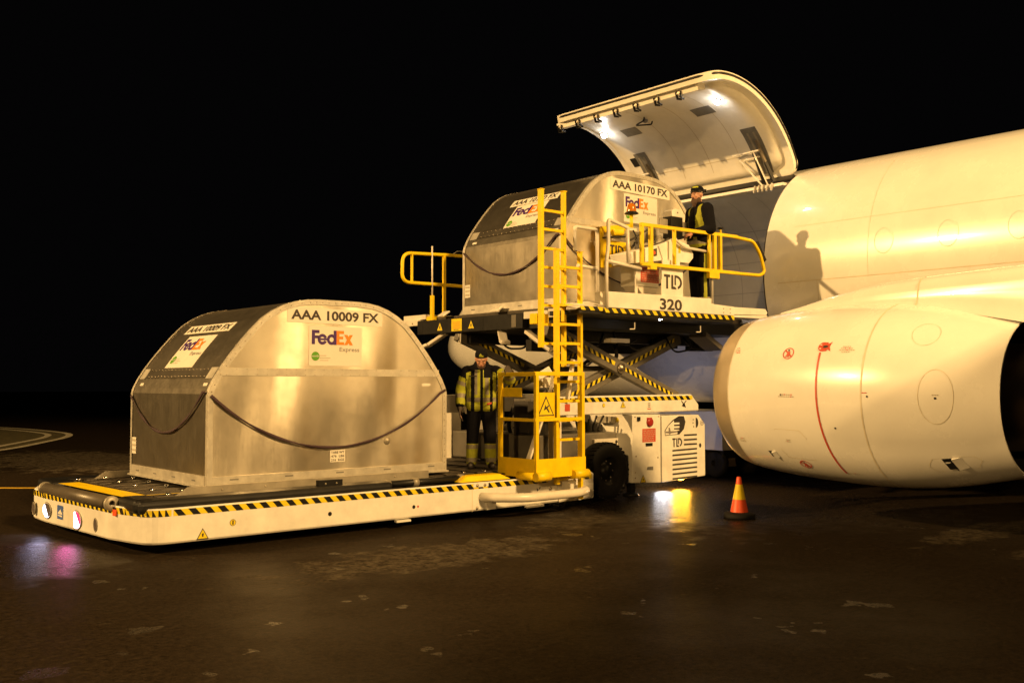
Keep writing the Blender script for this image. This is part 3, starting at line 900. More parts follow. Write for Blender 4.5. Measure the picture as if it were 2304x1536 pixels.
py.add(vs, [(i * npy + k, i * npy + k + 1, (i + 1) * npy + k + 1, (i + 1) * npy + k) for i in range(len(secs) - 1) for k in range(npy - 1)], ACW, True)
for i in (4,):
    y = secs[i][0]
    py.add([(v[0] + (v[0] - EX) * .02, y + e, v[2] + .003) for v in vs[i * npy:(i + 1) * npy] for e in (-.008, .008)], [(2 * k, 2 * k + 1, 2 * k + 3, 2 * k + 2) for k in range(npy - 1)], ACLINE, True)
py.build('engine_pylon', air)
# ---- wing (mostly beyond the right edge of the picture)
wg = MB(ACW)
prof = [(0, 0), (.02, .035), (.08, .062), (.2, .078), (.4, .078), (.65, .055), (1, .0), (.65, -.028), (.4, -.045), (.2, -.048), (.08, -.036), (.02, -.02)]
secw = [(9.6, -5.0, 7.2, 2.20), (8.2, -5.72, 6.0, 2.40), (5.5, -7.05, 4.4, 2.72), (1.0, -9.2, 2.9, 3.22), (-6.0, -12.55, 1.5, 4.0)]
vs = []
for (x, le, ch, z) in secw:
    for (c, t) in prof: vs.append((x, le - c * ch, z + t * ch * 1.15))
npf = len(prof)
wg.add(vs, [(i * npf + k, i * npf + (k + 1) % npf, (i + 1) * npf + (k + 1) % npf, (i + 1) * npf + k) for i in range(len(secw) - 1) for k in range(npf)] + [tuple((len(secw) - 1) * npf + k for k in range(npf))], ACW, True)
wg.build('wing', air)
# main landing gear under the wing root, beyond the frame
lg = MB(BOLT, RUBBER)
lg.tube([(8.4, -9.2, 2.2), (8.4, -9.2, .56)], .11, 12, BOLT)
for x in (8.05, 8.75): lg.lathe((x - .14, -9.2, .56), (1, 0, 0), [(0, .2), (0, .48), (.06, .56), (.22, .56), (.28, .48), (.28, .2)], 28, RUBBER)
lg.build('landing_gear', air)

# ---- pale ground cart under the belly
cart = thing('ground_cart', 'pale boxy ground cart standing in bluish light below the aircraft belly', 'service cart', (10.2, 1.4, 0))
cb = MB(CARTW, ACLINE)
cb.box(9.75, 11.2, .62, 2.6, .50, 1.18, CARTW)
cb.box(9.744, 9.75, 1.32, 1.335, .54, 1.14, ACLINE)
cb.build('body', cart, bevel=.12, seg=4)
for (x, y) in ((10.0, .95), (10.0, 2.3), (10.95, .95), (10.95, 2.3)):
    wl = MB(RUBBER)
    wl.lathe((x - .08, y, .25), (1, 0, 0), [(0, .05), (0, .2), (.04, .25), (.12, .25), (.16, .2), (.16, .05)], 20, RUBBER)
    wl.build('wheel', cart)
ch_ = MB(BLACK); ch_.box(9.95, 11.0, .75, 2.5, .34, .50, BLACK); ch_.build('chassis', cart)

# ================================================================== AIR CARGO CONTAINERS
HALF = [(0, 0), (0, 1.00), (.018, 1.06), (.07, 1.165), (.15, 1.29), (.25, 1.425), (.36, 1.56), (.49, 1.71), (.62, 1.84), (.75, 1.93), (.89, 2.0), (1.03, 2.045), (1.17, 2.07), (1.33, 2.08), (1.5875, 2.08)]
CPROF = HALF + [(3.175 - x, z) for x, z in reversed(HALF[:-1])]
CW, CL = 2.235, 3.175
ARCL = [0.0]
_q = HALF[2:]
for a, b in zip(_q[:-1], _q[1:]): ARCL.append(ARCL[-1] + math.hypot(b[0] - a[0], b[1] - a[1]))
def prof_at(s):
    s = max(0, min(s, ARCL[-1]))
    for i in range(len(ARCL) - 1):
        if s <= ARCL[i + 1]:
            t = (s - ARCL[i]) / (ARCL[i + 1] - ARCL[i]); a, b = _q[i], _q[i + 1]
            n = Vector((-(b[1] - a[1]), b[0] - a[0])).normalized()
            return a[0] + (b[0] - a[0]) * t, a[1] + (b[1] - a[1]) * t, n.x, n.y
def container(loc, label, number, front, end, logo_end, tare):
    X, Y, Z = loc
    c = thing('cargo_container', label, 'cargo container', (X, Y, Z), 'arched aluminium air cargo containers')
    sh = MB(ALU, ALUD)
    fr = [(X + x, Y, Z + z) for x, z in CPROF]; bk = [(X + x, Y + CW, Z + z) for x, z in CPROF]
    n = len(CPROF)
    sh.add(fr, [tuple(range(n))], ALU); sh.add(bk, [tuple(reversed(range(n)))], ALU)
    for i in range(n - 1):
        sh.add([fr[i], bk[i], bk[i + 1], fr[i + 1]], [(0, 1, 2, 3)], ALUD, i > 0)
    sh.build('shell', c)
    # rim bead on both arched ends
    rim = MB(ALUF, BOLT)
    w = .052
    for (ya, s_) in ((Y, -1), (Y + CW, 1)):
        rim.cut()
        inn = []
        for i, (x, z) in enumerate(CPROF):
            a = CPROF[max(i - 1, 0)]; b = CPROF[min(i + 1, n - 1)]
            d = Vector((b[0] - a[0], b[1] - a[1])).normalized(); nn = Vector((d.y, -d.x))
            inn.append((x + nn.x * w, z + nn.y * w, x - nn.x * .008, z - nn.y * .008))
        yo = ya + s_ * .010
        vs = []
        for (xi, zi, xo, zo) in inn:
            vs += [(X + xi, ya, Z + zi), (X + xi, yo, Z + zi), (X + xo, yo, Z + zo), (X + xo, ya - s_ * .045, Z + zo)]
        rim.add(vs, [(4 * i + k, 4 * i + k + 1, 4 * i + k + 5, 4 * i + k + 4) for i in range(n - 1) for k in range(3)], ALUF)
        # rivets along the bead
        L_ = 0
        for i in range(1, n - 1):
            a, b = inn[i], inn[i + 1]
            seg = math.hypot(b[0] - a[0], b[1] - a[1]); k = max(1, int(seg / .075))
            for q in range(k):
                t = (q + .5) / k
                px, pz = (a[0] * .55 + a[2] * .45) * (1 - t) + (b[0] * .55 + b[2] * .45) * t, (a[1] * .55 + a[3] * .45) * (1 - t) + (b[1] * .55 + b[3] * .45) * t
                rim.ball((X + px, yo, Z + pz), (.008, .005, .008), 6, BOLT)
                qx, qz = a[2] * (1 - t) + b[2] * t, a[3] * (1 - t) + b[3] * t
                rim.ball((X + qx, ya - s_ * .03, Z + qz), (.008, .006, .008), 6, BOLT)
    rim.build('rim_frame', c)
    # base rails
    br = MB(ALUF, BLACK)
    br.box(X + .05, X + CL - .05, Y - .012, Y + .02, Z + .004, Z + .115, ALUF)
    br.box(X - .014, X + .01, Y + .04, Y + CW - .04, Z + .004, Z + .125, ALUF)
    br.box(X - .03, X + CL + .03, Y - .03, Y + CW + .03, Z - .004, Z + .016, ALUF)
    for k in range(5):
        x = X + .25 + k * .66; br.box(x, x + .10, Y - .0150, Y - .010, Z + .07, Z + .085, SLOT)
    for k in range(4):
        y = Y + .28 + k * .55; br.box(X - .0165, X - .012, y, y + .09, Z + .055, Z + .07, SLOT)
    br.build('base_rail', c)
    # riveted seam band across the arched face
    bd = MB(ALUF, BOLT)
    bd.box(X + .115, X + CL - .115, Y - .006, Y + .01, Z + 1.20, Z + 1.285, ALUF)
    for k in range(24):
        for z in (1.212, 1.273): bd.ball((X + .2 + k * .12, Y - .006, Z + z), (.006, .004, .006), 6, BOLT)
    bd.build('seam_band', c)
    hb = MB(HINGEM, BOLT, ALUF)
    def ef(u, s, off=.003):     # u measured from the near rim towards the far side, s up the curved end
        x, z, nx, nz = prof_at(s)
        return (X + x + nx * off, Y + u, Z + z + nz * off)
    hb.add([ef(u, s, .007) for s in (.135, .19, .255) for u in (.24, 2.0)], [(0, 1, 3, 2), (2, 3, 5, 4)], HINGEM)
    for u0, u1 in ((2.0, 2.17), (.065, .24)): hb.add([ef(u, s, .007) for s in (.12, .19, .265) for u in (u0, u1)], [(0, 1, 3, 2), (2, 3, 5, 4)], ALUF)
    for k in range(17):
        for s in (.15, .24): p = ef(.3 + k * .10, s, .008); hb.ball(p, .008, 6, BOLT)
    hb.build('hinge_strip', c)
    # ---- labels: arched face
    x0, x1, z0, z1 = front['id']
    ff = lambda off: (lambda u, v: (X + u, Y - off, Z + v))
    lab = MB(LABELW, DARKTXT)
    lab.flat([(x0, z0), (x1, z0 - .01), (x1, z1 - .01), (x0, z1)], ff(.004), LABELW)
    mg = (z1 - z0) * .17
    put_text(lab, number, x0 + .05, x1 - .05, z0 + mg, z1 - mg, ff(.006), DARKTXT, .030)
    lab.build('id_label', c)
    def logo(name, fn, u0, u1, v0, v1):
        """fn(off) -> mapping; printed card with the courier's name"""
        b = MB(LABELW, PURPLE, LORANGE, GREEN, LGREY, FAINT)
        N = 6
        for i in range(N):
            a, e = v0 + (v1 - v0) * i / N, v0 + (v1 - v0) * (i + 1) / N
            b.flat([(u0, a), (u1, a), (u1, e), (u0, e)], fn(.004), LABELW)
        w, h = u1 - u0, v1 - v0
        ch = min(h * .36, w * .86 / 3.32)
        courier_word(b, u0 + w * .05, v1 - h * .10 - ch, ch, fn)
        put_text(b, 'Express', u0 + w * .57, u0 + w * .95, v0 + h * .34, v0 + h * .48, fn(.0065), LGREY, .004)
        b.flat(arc(u0 + w * .12, v0 + h * .24, h * .115, 0, 360, 24), fn(.0065), GREEN)
        put_text(b, 'north', u0 + w * .05, u0 + w * .18, v0 + h * .22, v0 + h * .275, fn(.0085), LABELW, .01)
        for k, (q, r_) in enumerate(((.20, .12), (.20, .20), (.20, .16))):
            b.flat([(u0 + w * q, v0 + h * (.25 - .06 * k)), (u0 + w * (q + r_), v0 + h * (.25 - .06 * k)), (u0 + w * (q + r_), v0 + h * (.265 - .06 * k)), (u0 + w * q, v0 + h * (.265 - .06 * k))], fn(.0065), FAINT)
        b.build(name, c)
    logo('logo_panel', ff, *front['logo'])
    tr = MB(LABELW, DARKTXT)
    u, v, w, h = tare
    tr.flat([(u, v), (u + w, v), (u + w, v + h), (u, v + h)], ff(.004), LABELW)
    for k, t in enumerate(('TARE WT', '476  LBS', '216  KGS')):
        put_text(tr, t, u + .012, u + w - .012, v + h * (.70 - .31 * k), v + h * (.90 - .31 * k), ff(.006), DARKTXT, .02)
    tr.build('tare_label', c)
    # ---- labels: curved end (seen from -x, so text runs towards -y)
    u0, u1, s0, s1 = end
    ee = lambda off: (lambda u, v: ef(u1 + 0 - u, v, off))
    lab = MB(LABELW, INK)
    for i in range(3):
        a, b = s0 + (s1 - s0) * i / 3, s0 + (s1 - s0) * (i + 1) / 3
        lab.flat([(0, a), (u1 - u0, a), (u1 - u0, b), (0, b)], ee(.004), LABELW)
    mg = (s1 - s0) * .16
    put_text(lab, number, .05, u1 - u0 - .05, s0 + mg, s1 - mg, ee(.0075), INK, .022)
    lab.build('id_label', c)
    a0, a1, b0, b1 = logo_end
    logo('logo_panel', lambda off: (lambda u, v: ef(a1 - u, v, off)), 0, a1 - a0, b0, b1)
    tg = MB(LABELW, ORANGE)
    fe = lambda y, z, o=.004: (X - o, Y + y, Z + z)
    tg.add([fe(2.06, .26), fe(2.19, .26), fe(2.19, .46), fe(2.06, .46)], [(0, 1, 2, 3)], LABELW)
    for k in range(3): tg.add([fe(2.075, .29 + .06 * k, .006), fe(2.175, .29 + .06 * k, .006), fe(2.175, .315 + .06 * k, .006), fe(2.075, .315 + .06 * k, .006)], [(0, 1, 2, 3)], FAINT)
    tg.build('tare_label', c)
    for yy in (.16, 2.0):
        q = MB(LABELW, ALUF); p = [ef(yy - .05, .03, .005), ef(yy + .05, .03, .005), ef(yy + .05, .065, .005), ef(yy - .05, .065, .005)]
        q.add(p, [(0, 1, 2, 3)], LABELW); q.build('small_tag', c)
    q = MB(LABELW)
    q.flat([(2.80, 1.08), (2.93, 1.085), (2.93, 1.12), (2.80, 1.115)], ff(.004), LABELW); q.build('small_tag', c)
    # ---- slack straps hung across the faces
    def strap(ptsf, wdt, nrm):
        b = MB(STRAP); N = len(ptsf); vs = []
        nrm = Vector(nrm)
        for i, p in enumerate(ptsf):
            t = (ptsf[min(i + 1, N - 1)] - ptsf[max(i - 1, 0)]).normalized()
            s_ = t.cross(nrm)
            ww = wdt * (0.45 + .55 * abs(math.sin(i * .45 + 1)))
            tw = nrm * (.006 * math.sin(i * .8))
            vs += [p + s_ * ww / 2 + tw, p - s_ * ww / 2 - tw]
        b.add(vs, [(2 * i, 2 * i + 1, 2 * i + 3, 2 * i + 2) for i in range(N - 1)], STRAP, True)
        b.build('strap', c, solid=.006)
    N = 36
    P1 = []; P2 = []
    for i in range(N + 1):
        t = i / N; x = .02 + (CL - .04) * t
        sag = .66 * max(0.0, 1 - (2 * t - 1 + .03) ** 2) ** .92
        P1.append(Vector((X + x, Y - .022 - .012 * math.sin(t * math.pi), Z + 1.035 - sag)))
        P2.append(Vector((X - .022, Y + .03 + (CW - .06) * t, Z + 1.02 - .47 * max(0.0, 1 - abs(2 * t - 1 - .06) ** 2.0))))
    strap(P1, .031, (0, -1, 0)); strap(P2, .031, (-1, 0, 0))
    # dull dent lug on the arched face
    q = MB(GALV); q.lathe((X + 2.28, Y, Z + .42), (0, -1, 0), [(0, .05), (.02, .035), (.03, .0)], 14, GALV); q.build('drain_lug', c)
    return c
lowc = container((0, 0, .56), 'lower aluminium cargo container with arched roof, numbered 10009, resting on the lowered deck', 'AAA 10009 FX',
                 dict(id=(.92, 2.20, 1.815, 1.99), logo=(1.20, 1.91, 1.32, 1.78)), (.59, 1.87, .82, .967), (.80, 1.60, .275, .77), (1.49, .20, .20, .14))
upc = container((5.1, -.15, 2.755), 'upper aluminium cargo container with arched roof, numbered 10170, raised level with the open aircraft door', 'AAA 10170 FX',
                dict(id=(.985, 2.335, 1.79, 1.965), logo=(1.28, 2.04, 1.335, 1.765)), (.56, 1.64, .745, .905), (.72, 1.44, .215, .735), (1.5, .2, .2, .14))

# ================================================================== CONTAINER LOADER
ldr = thing('cargo_loader', 'white and yellow scissor-lift cargo loader with lowered front deck and raised rear platform', 'cargo loader', (3.0, 1.0, 0))
# ---- front deck
FT = .455
plan = [(5.27, -.584), (-.62, -.584)] + [(-.62 + -.25 * math.sin(t) * 1.0, -.40 - .184 * math.cos(t)) for t in (.25, .5, .75, 1.0, 1.25)] + [(-.93, -.20), (-.99, .10), (-1.10, 1.85), (-1.09, 2.30), (-.98, 2.58), (-.78, 2.74), (-.5, 2.80), (5.27, 2.80)]
fa = MB(WHITE)
NPL = len(plan)
def offs(i, d):
    a = Vector(plan[max(i - 1, 0)]); b = Vector(plan[min(i + 1, NPL - 1)])
    t = (b - a).normalized(); nn = Vector((-t.y, t.x))   # outward for this winding is -nn
    p = Vector(plan[i])
    return p - nn * d * -1 if False else p + nn * -d
vs = []
ZL = [(.10, .045), (.112, .012), (.13, 0.0), (FT - .012, 0.0), (FT, .008), (FT, .05), (.12, .05)]
cen = Vector((2.2, 1.1))
def inw(i, d):
    a = Vector(plan[max(i - 1, 0)]); b = Vector(plan[min(i + 1, NPL - 1)])
    t = (b - a).normalized(); nn = Vector((-t.y, t.x)); p = Vector(plan[i])
    if (cen - p).dot(nn) < 0: nn = -nn
    return p + nn * d
for i in range(NPL):
    for (z, d) in ZL:
        q = inw(i, d); vs.append((q.x, q.y, z))
K = len(ZL)
fa.add(vs, [(i * K + k, (i + 1) * K + k, (i + 1) * K + k + 1, i * K + k + 1) for i in range(NPL - 1) for k in range(K - 1)], WHITE)
fa.add([vs[0], vs[1], vs[2], vs[3], vs[4], vs[5], vs[6]], [(0, 1, 2, 3, 4, 5, 6)], WHITE)
fas = fa.build('deck_skirt', ldr)
# holes, screws, joint plate
fd = MB(BLACK, BOLT, WHITE, SIGNRED, ACLINE, INK, TAPEY)
def fy(off): return lambda u, v: (u, -.584 - off, v)
for (u, v, r_) in ((1.15, .25, .024), (2.27, .235, .022)): fd.cut().flat(arc(u, v, r_, 0, 360, 14), fy(.002), BLACK)
fd.cut(); fd.flat(arc(2.33, .235, .014, 0, 360, 12), fy(.002), SIGNRED)
fd.cut(); fd.flat(arc(.02, .26, .034, 0, 360, 18), fy(.002), INK); fd.flat(arc(.02, .26, .029, 0, 360, 18), fy(.003), TAPEY); fd.flat([(.013, .24), (.027, .24), (.027, .282), (.013, .282)], fy(.004), INK)
fd.cut(); fd.flat([(3.140, .105), (3.150, .105), (3.150, .44), (3.140, .44)], fy(.002), ACLINE)
fd.cut(); fd.box(3.16, 3.40, -.590, -.584, .40, .452, WHITE)
for (u, v) in ((3.22, .42), (3.34, .42), (3.22, .145), (4.46, .30)): fd.cut().lathe((u, -.590 if v > .4 else -.584, v), (0, -1, 0), [(0, .02), (.008, .018), (.012, .0)], 10, BOLT)
fd.cut(); fd.flat([(4.22, .275), (4.25, .295), (4.22, .32)], fy(.002), INK); fd.flat([(4.28, .31), (4.25, .295), (4.28, .345)], fy(.002), INK)
fd.cut(); fd.box(2.02, 2.22, -.60, -.55, .075, .098, WHITE)
fd.cut()
for k in range(6): fd.flat([(5.02 + .025 * k, .17), (5.035 + .025 * k, .17), (5.035 + .025 * k, .185), (5.02 + .025 * k, .185)], fy(.002), FAINT)
fd.build('skirt_fitting', fas)
tp = MB(TAPEY, BLACK)
hazard(tp, (4.42, -.584, FT - .075), (-.60, -.584, FT - .075), (0, 0, 1), (0, -1, 0), .062, .152, -.9, phase=.03)
for a, b in zip(plan[1:10], plan[2:11]):
    d = (Vector(b) - Vector(a)); 
    if d.length < .02: continue
    nrm = Vector((d.y, -d.x, 0)); 
    if nrm.dot(Vector((-1, -1, 0))) < 0: nrm = -nrm
    hazard(tp, (a[0], a[1], FT - .075), (b[0], b[1], FT - .075), (0, 0, 1), nrm, .062, .112, -.5, phase=.02)
hazard(tp, (5.24, -.584, FT - .075), (5.05, -.584, FT - .075), (0, 0, 1), (0, -1, 0), .062, .152, -.9, phase=.05)
tp.build('hazard_tape', fas)
ws = MB(INK, TAPEY)
tri_sign(ws, fy, -.30, .125, .11)
fx = lambda off: (lambda u, v: (-.983 - off - (u < -5) * 0, u, v))
ws.cut(); tri_sign(ws, lambda off: (lambda u, v: (-.905 - off - .24 * (u + .27), u, v)), -.23, .125, .10)
ws.build('warning_sign', fas)
# front face: lamps in oval recesses
def fxx(y): return -.99 - .0629 * (y - .10)
def oval(name, y, z, ry, rz, mats):
    x = fxx(y)
    b = MB(*mats)
    b.lathe((x + .01, y, z), (-1, .0, 0), [(0, 1.0), (.012, 1.0), (.014, .9), (.004, .86), (.003, 0)], 24, mats[0])
    # squash the circle to an oval
    b.v = [(p[0], y + (p[1] - y) * ry, z + (p[2] - z) * rz) for p in b.v]
    return b, x
for (y, z, ry, rz) in ((2.20, .235, .06, .075), (.42, .225, .06, .075)):
    b, x = oval('lamp', y, z, ry, rz, (GALV, LENS))
    b.add([(x - .004, y + (u * ry), z + v * rz) for u, v in arc(0, 0, .85, 0, 360, 20)], [tuple(range(21))], LENS)
    b.build('dark_lamp', fas)
b, x = oval('lamp', 1.78, .25, .16, .095, (GALV, HEADL))
b.add([(x - .004, 1.78 + u * .152, .25 + v * .088) for u, v in arc(0, 0, .9, -120, 60, 20)], [tuple(range(21))], HEADL)
b.add([(x - .004, 1.78 + u * .152, .25 + v * .088) for u, v in arc(0, 0, .9, 60, 240, 20)], [tuple(range(21))], LENS)
b.build('headlamp', fas)
b, x = oval('lamp', .93, .225, .17, .105, (GALV, TAILL))
b.add([(x - .004, .93 + u * .160, .225 + v * .097) for u, v in arc(0, 0, .9, -150, 80, 20)], [tuple(range(21))], TAILW)
b.add([(x - .004, .93 + u * .160, .225 + v * .097) for u, v in arc(0, 0, .9, 80, 210, 20)], [tuple(range(21))], TAILL)
b.build('tail_lamp', fas)
for (y, c_, e) in ((1.70, (.62, .62, 1.0), 14), (.90, (1.0, .16, .50), 16)):
    ld = bpy.data.lights.new('deck_lamp_light', 'SPOT'); ld.energy = e; ld.color = c_; ld.spot_size = R(120); ld.spot_blend = .6; ld.shadow_soft_size = .13
    lo = bpy.data.objects.new('deck_lamp_light', ld); COL.objects.link(lo)
    lo.location = (fxx(y) - .05, y, .23); lo.rotation_euler = Vector((-1, -.35, -.5)).to_track_quat('-Z', 'Y').to_euler()
bl = MB(BLUEL, LABELW)
x = fxx(1.38)
fb = lambda off: (lambda u, v: (fxx(u) - off, u, v))
bl.flat([(1.46, .19), (1.29, .19), (1.29, .34), (1.46, .34)], fb(.003), BLUEL)
bl.flat([(1.44, .235), (1.31, .235), (1.31, .215), (1.44, .225)], fb(.005), LABELW)
bl.flat([(1.43, .26), (1.36, .30), (1.33, .26), (1.31, .29), (1.31, .245), (1.43, .245)], fb(.005), LABELW)
bl.build('blue_sticker', fas)
rf = MB(ORANGE); rf.box(-.985, -.965, -.06, .0, .36, .42, ORANGE); rf.build('orange_reflector', fas)
# deck bed
dk = MB(DECKM, BLACK, GALV)
dk.box(-.80, 5.2, -.16, 2.40, .40, .495, DECKM)
for k in range(9):
    y = -.06 + k * .29
    dk.box(-.55, 4.9, y, y + .20, .495, .520, DECKM)
dk.box(-.58, 5.25, -.53, 2.72, .12, .40, BLACK)
bed = dk.build('deck_bed', ldr, bevel=.006)
# wheels set in the deck
for i, (x, y) in enumerate([(-.42, .0), (-.15, .26), (-.38, .55), (-.1, .85), (-.35, 1.13), (-.08, 1.42), (-.33, 1.70), (-.05, 2.0), (-.30, 2.25), (-.6, 2.28), (3.35, .26), (3.5, .55), (3.4, .85), (3.6, 1.13), (3.35, 1.42), (3.9, 1.13), (3.8, -.02), (3.45, -.02)]):
    b = MB(CHROME, BLACK)
    b.box(x - .09, x + .09, y - .03, y + .03, .5205, .5225, BLACK)
    b.lathe((x, y - .022, .523), (0, 1, 0), [(0, .0), (0, .024), (.044, .024), (.044, 0)], 14, CHROME)
    b.build('transfer_wheel', bed)
sb = MB(BLACK, DECKM)
# black side beams with rounded front ends
for (ya, yb) in ((-.50, -.20), (2.46, 2.72)):
    sb.cut()
    sb.box(-.90 if ya < 0 else -.95, 2.05, ya, yb, .40, .535, BLACK)
sb.cut(); sb.box(-.93, -.70, -.44, .02, .40, .545, BLACK); sb.cut(); sb.box(-1.0, -.70, 2.02, 2.50, .40, .545, BLACK)
sb.build('side_beam', bed, bevel=.05, seg=4)
rl = MB(ROLLM, GALV, BLACK)
rl.tube([(-.985, .10, .475), (-1.05, 1.95, .475)], .068, 20, ROLLM)
rl.build('front_roller', bed)
for (y, x) in ((.045, -.98), (2.0, -1.052)):
    b = MB(GALV); b.lathe((x, y - .02, .475), (0, 1, 0), [(0, .03), (0, .075), (.04, .075), (.04, .03)], 20, GALV); b.build('roller_bracket', bed)
yp = MB(TAPEY, YELL)
yp.add([(-.86, .10, .528), (-.62, .10, .528), (-.70, 1.95, .528), (-.93, 1.95, .528)], [(0, 1, 2, 3)], YELL)
yp.add([(-.62, .06, .527), (.2, .06, .527), (.2, .09, .527), (-.62, .09, .527)], [(0, 1, 2, 3)], YELL)
yp.build('yellow_plate', bed)
gr = MB(GALV, BOLT)
def guide(y0, y1, xs):
    xa, xb = xs
    gr.add([(xa, y, .50) for y in (y0, y1)] + [(xa + .16, y, .60) for y in (y0, y1)] + [(xb, y, .60) for y in (y0, y1)] + [(xb, y, .50) for y in (y0, y1)],
           [(0, 2, 4, 6), (7, 5, 3, 1), (0, 1, 3, 2), (2, 3, 5, 4), (4, 5, 7, 6)], GALV)
guide(-.150, -.105, (-.42, 2.80))
for x in (.1, .6, 1.4, 2.3): gr.ball((x, -.151, .555), (.012, .006, .012), 8, BOLT)
gr.build('guide_rail', bed)
gr = MB(GALV, BOLT); guide(2.33, 2.375, (-.42, 3.6)); gr.build('guide_rail', bed)
rt = MB(BLACK, GALV)
rt.tube([(2.05, -.34, .49), (3.15, -.34, .49)], .042, 16, BLACK)
for x in (2.02, 2.42, 3.12): rt.lathe((x, -.34, .49), (1, 0, 0), [(0, .02), (0, .055), (.07, .055), (.07, .02)], 18, GALV)
rt.cut(); rt.box(1.12, 1.42, -.40, -.33, .46, .60, BLACK)
for x in (1.2, 1.34): rt.ball((x, -.402, .56), .012, 8, GALV)
rt.build('side_roller', bed)
sp = MB(DECKM, BLACK, YELL)
sp.box(2.9, 5.1, -.30, 2.2, .495, .51, BLACK)
for k in range(4): sp.box(3.1 + k * .5, 3.35 + k * .5, -.12, 2.1, .511, .530, DECKM)
sp.build('rear_deck_plate', bed, bevel=.005)
ym = MB(YELL)
ym.add([(3.02, -.50, .46), (3.85, -.50, .46), (3.70, -.46, .53), (3.15, -.46, .53), (3.05, -.25, .46), (3.85, -.25, .46), (3.70, -.29, .53), (3.15, -.29, .53)], [(0, 1, 2, 3), (4, 7, 6, 5), (3, 2, 6, 7), (0, 3, 7, 4), (1, 5, 6, 2)], YELL)
ym.build('yellow_cover', bed, bevel=.015)
# tubular bumper
bm_ = MB(CREAM)
bm_.tube(fillet([(3.30, -.56, .275), (3.32, -.70, .272), (3.72, -.96, .265), (4.62, -.96, .262), (4.95, -.78, .262), (4.95, -.58, .262)], .16), .057, 16, CREAM)
bm_.build('bumper_rail', ldr)
bt = MB(WHITE); bt.box(3.35, 3.50, -.62, -.585, .115, .2, WHITE); bt.cut(); bt.box(4.0, 4.3, -.64, -.585, .085, .11, WHITE); bt.cut(); bt.box(4.60, 5.02, -.60, -.586, .11, .39, WHITE); bt.build('bumper_mount', ldr)
eb = MB(WHITE); eb.box(5.0, 5.27, -.578, .1, .40, .47, WHITE); eb.build('deck_end_block', ldr, bevel=.02)

# ---- yellow basket for the operator
bk = MB(YELL)
bx0, bx1, by0, by1 = 3.96, 4.78, -.86, -.16
for (x, y) in ((bx0, by0), (bx0, by1), (bx1, by0)): bk.bar((x, y, .46), (x, y, 1.815), .052, .052, YELL)
for z, h in ((1.80, .052), (1.215, .044)):
    bk.bar((bx0 - .034, by0, z), (bx1 + .030, by0, z), .046, h, YELL); bk.bar((bx0, by0 - .020, z - .004), (bx0, by1 + .030, z - .004), .045, h - .002, YELL)
bk.bar((bx0 - .02, by1, 1.798), (bx1, by1, 1.798), .048, .05, YELL)
bk.bar((bx0 + .38, by0 + .02, .5), (bx0 + .38, by0 + .02, 1.2), .045, .03, YELL)
bk.bar((bx0 + .02, by0 + .30, 1.56), (bx0 + .02, by1, 1.56), .02, .12, YELL)
bkt = bk.build('basket_frame', ldr, bevel=.006)
kp = MB(YELL); kp.box(bx0 - .032, bx1 + .03, by0 - .034, by0 - .028, .48, .72, YELL); kp.box(bx0 - .036, bx0 - .030, by0, by1, .48, .72, YELL); kp.box(bx0 - .02, bx1, by0 - .02, by1, .485, .50, YELL)
kp.build('kick_plate', bkt)
for (x0, x1) in ((3.90, 4.14), (4.56, 4.83)):
    b = MB(YELL); b.tube([(x0, by0 - .05, .50), (x1, by0 - .05, .50)], .058, 14, YELL); b.build('foot_bumper', bkt)
b = MB(YELL); b.tube([(3.93, -.86, .50), (3.93, -.55, .50)], .052, 14, YELL); b.build('foot_bumper', bkt)
sg = MB(YELL, INK)
sg.box(4.03, 4.30, by0 + .02, by0 + .028, 1.24, 1.56, YELL)
fs_ = lambda o: (lambda u, v: (u, by0 + .02 - o, v))
sg.flat([(4.00, 1.26), (4.29, 1.26), (4.145, 1.52)], fs_(.002), INK); sg.flat([(4.025, 1.275), (4.265, 1.275), (4.145, 1.485)], fs_(.0035), TAPEY)
sg.flat([(4.10, 1.33), (4.15, 1.35), (4.19, 1.30), (4.205, 1.31), (4.17, 1.365), (4.20, 1.39), (4.19, 1.40), (4.15, 1.375), (4.13, 1.41), (4.12, 1.37)], fs_(.005), INK)
sg.build('warning_sign', bkt)
cn = MB(WHITE, INK, RED)
cn.box(4.45, 4.72, -.46, -.36, 1.62, 1.76, WHITE); cn.tube([(4.5, -.41, 1.76), (4.5, -.41, 1.85)], .018, 10, WHITE); cn.lathe((4.56, -.41, 1.76), (0, 0, 1), [(0, .02), (.03, .02), (.03, .04), (.06, .036), (.065, 0)], 16, RED)
cn.tube(fillet([(4.5, -.46, 1.62), (4.5, -.50, 1.5), (4.58, -.5, 1.44), (4.62, -.46, 1.6)], .06), .012, 6, INK)
cn.bar((4.0, -.84, 1.74), (4.2, -.5, 1.74), .03, .10, INK)
cn.build('control_box', bkt, bevel=.006)

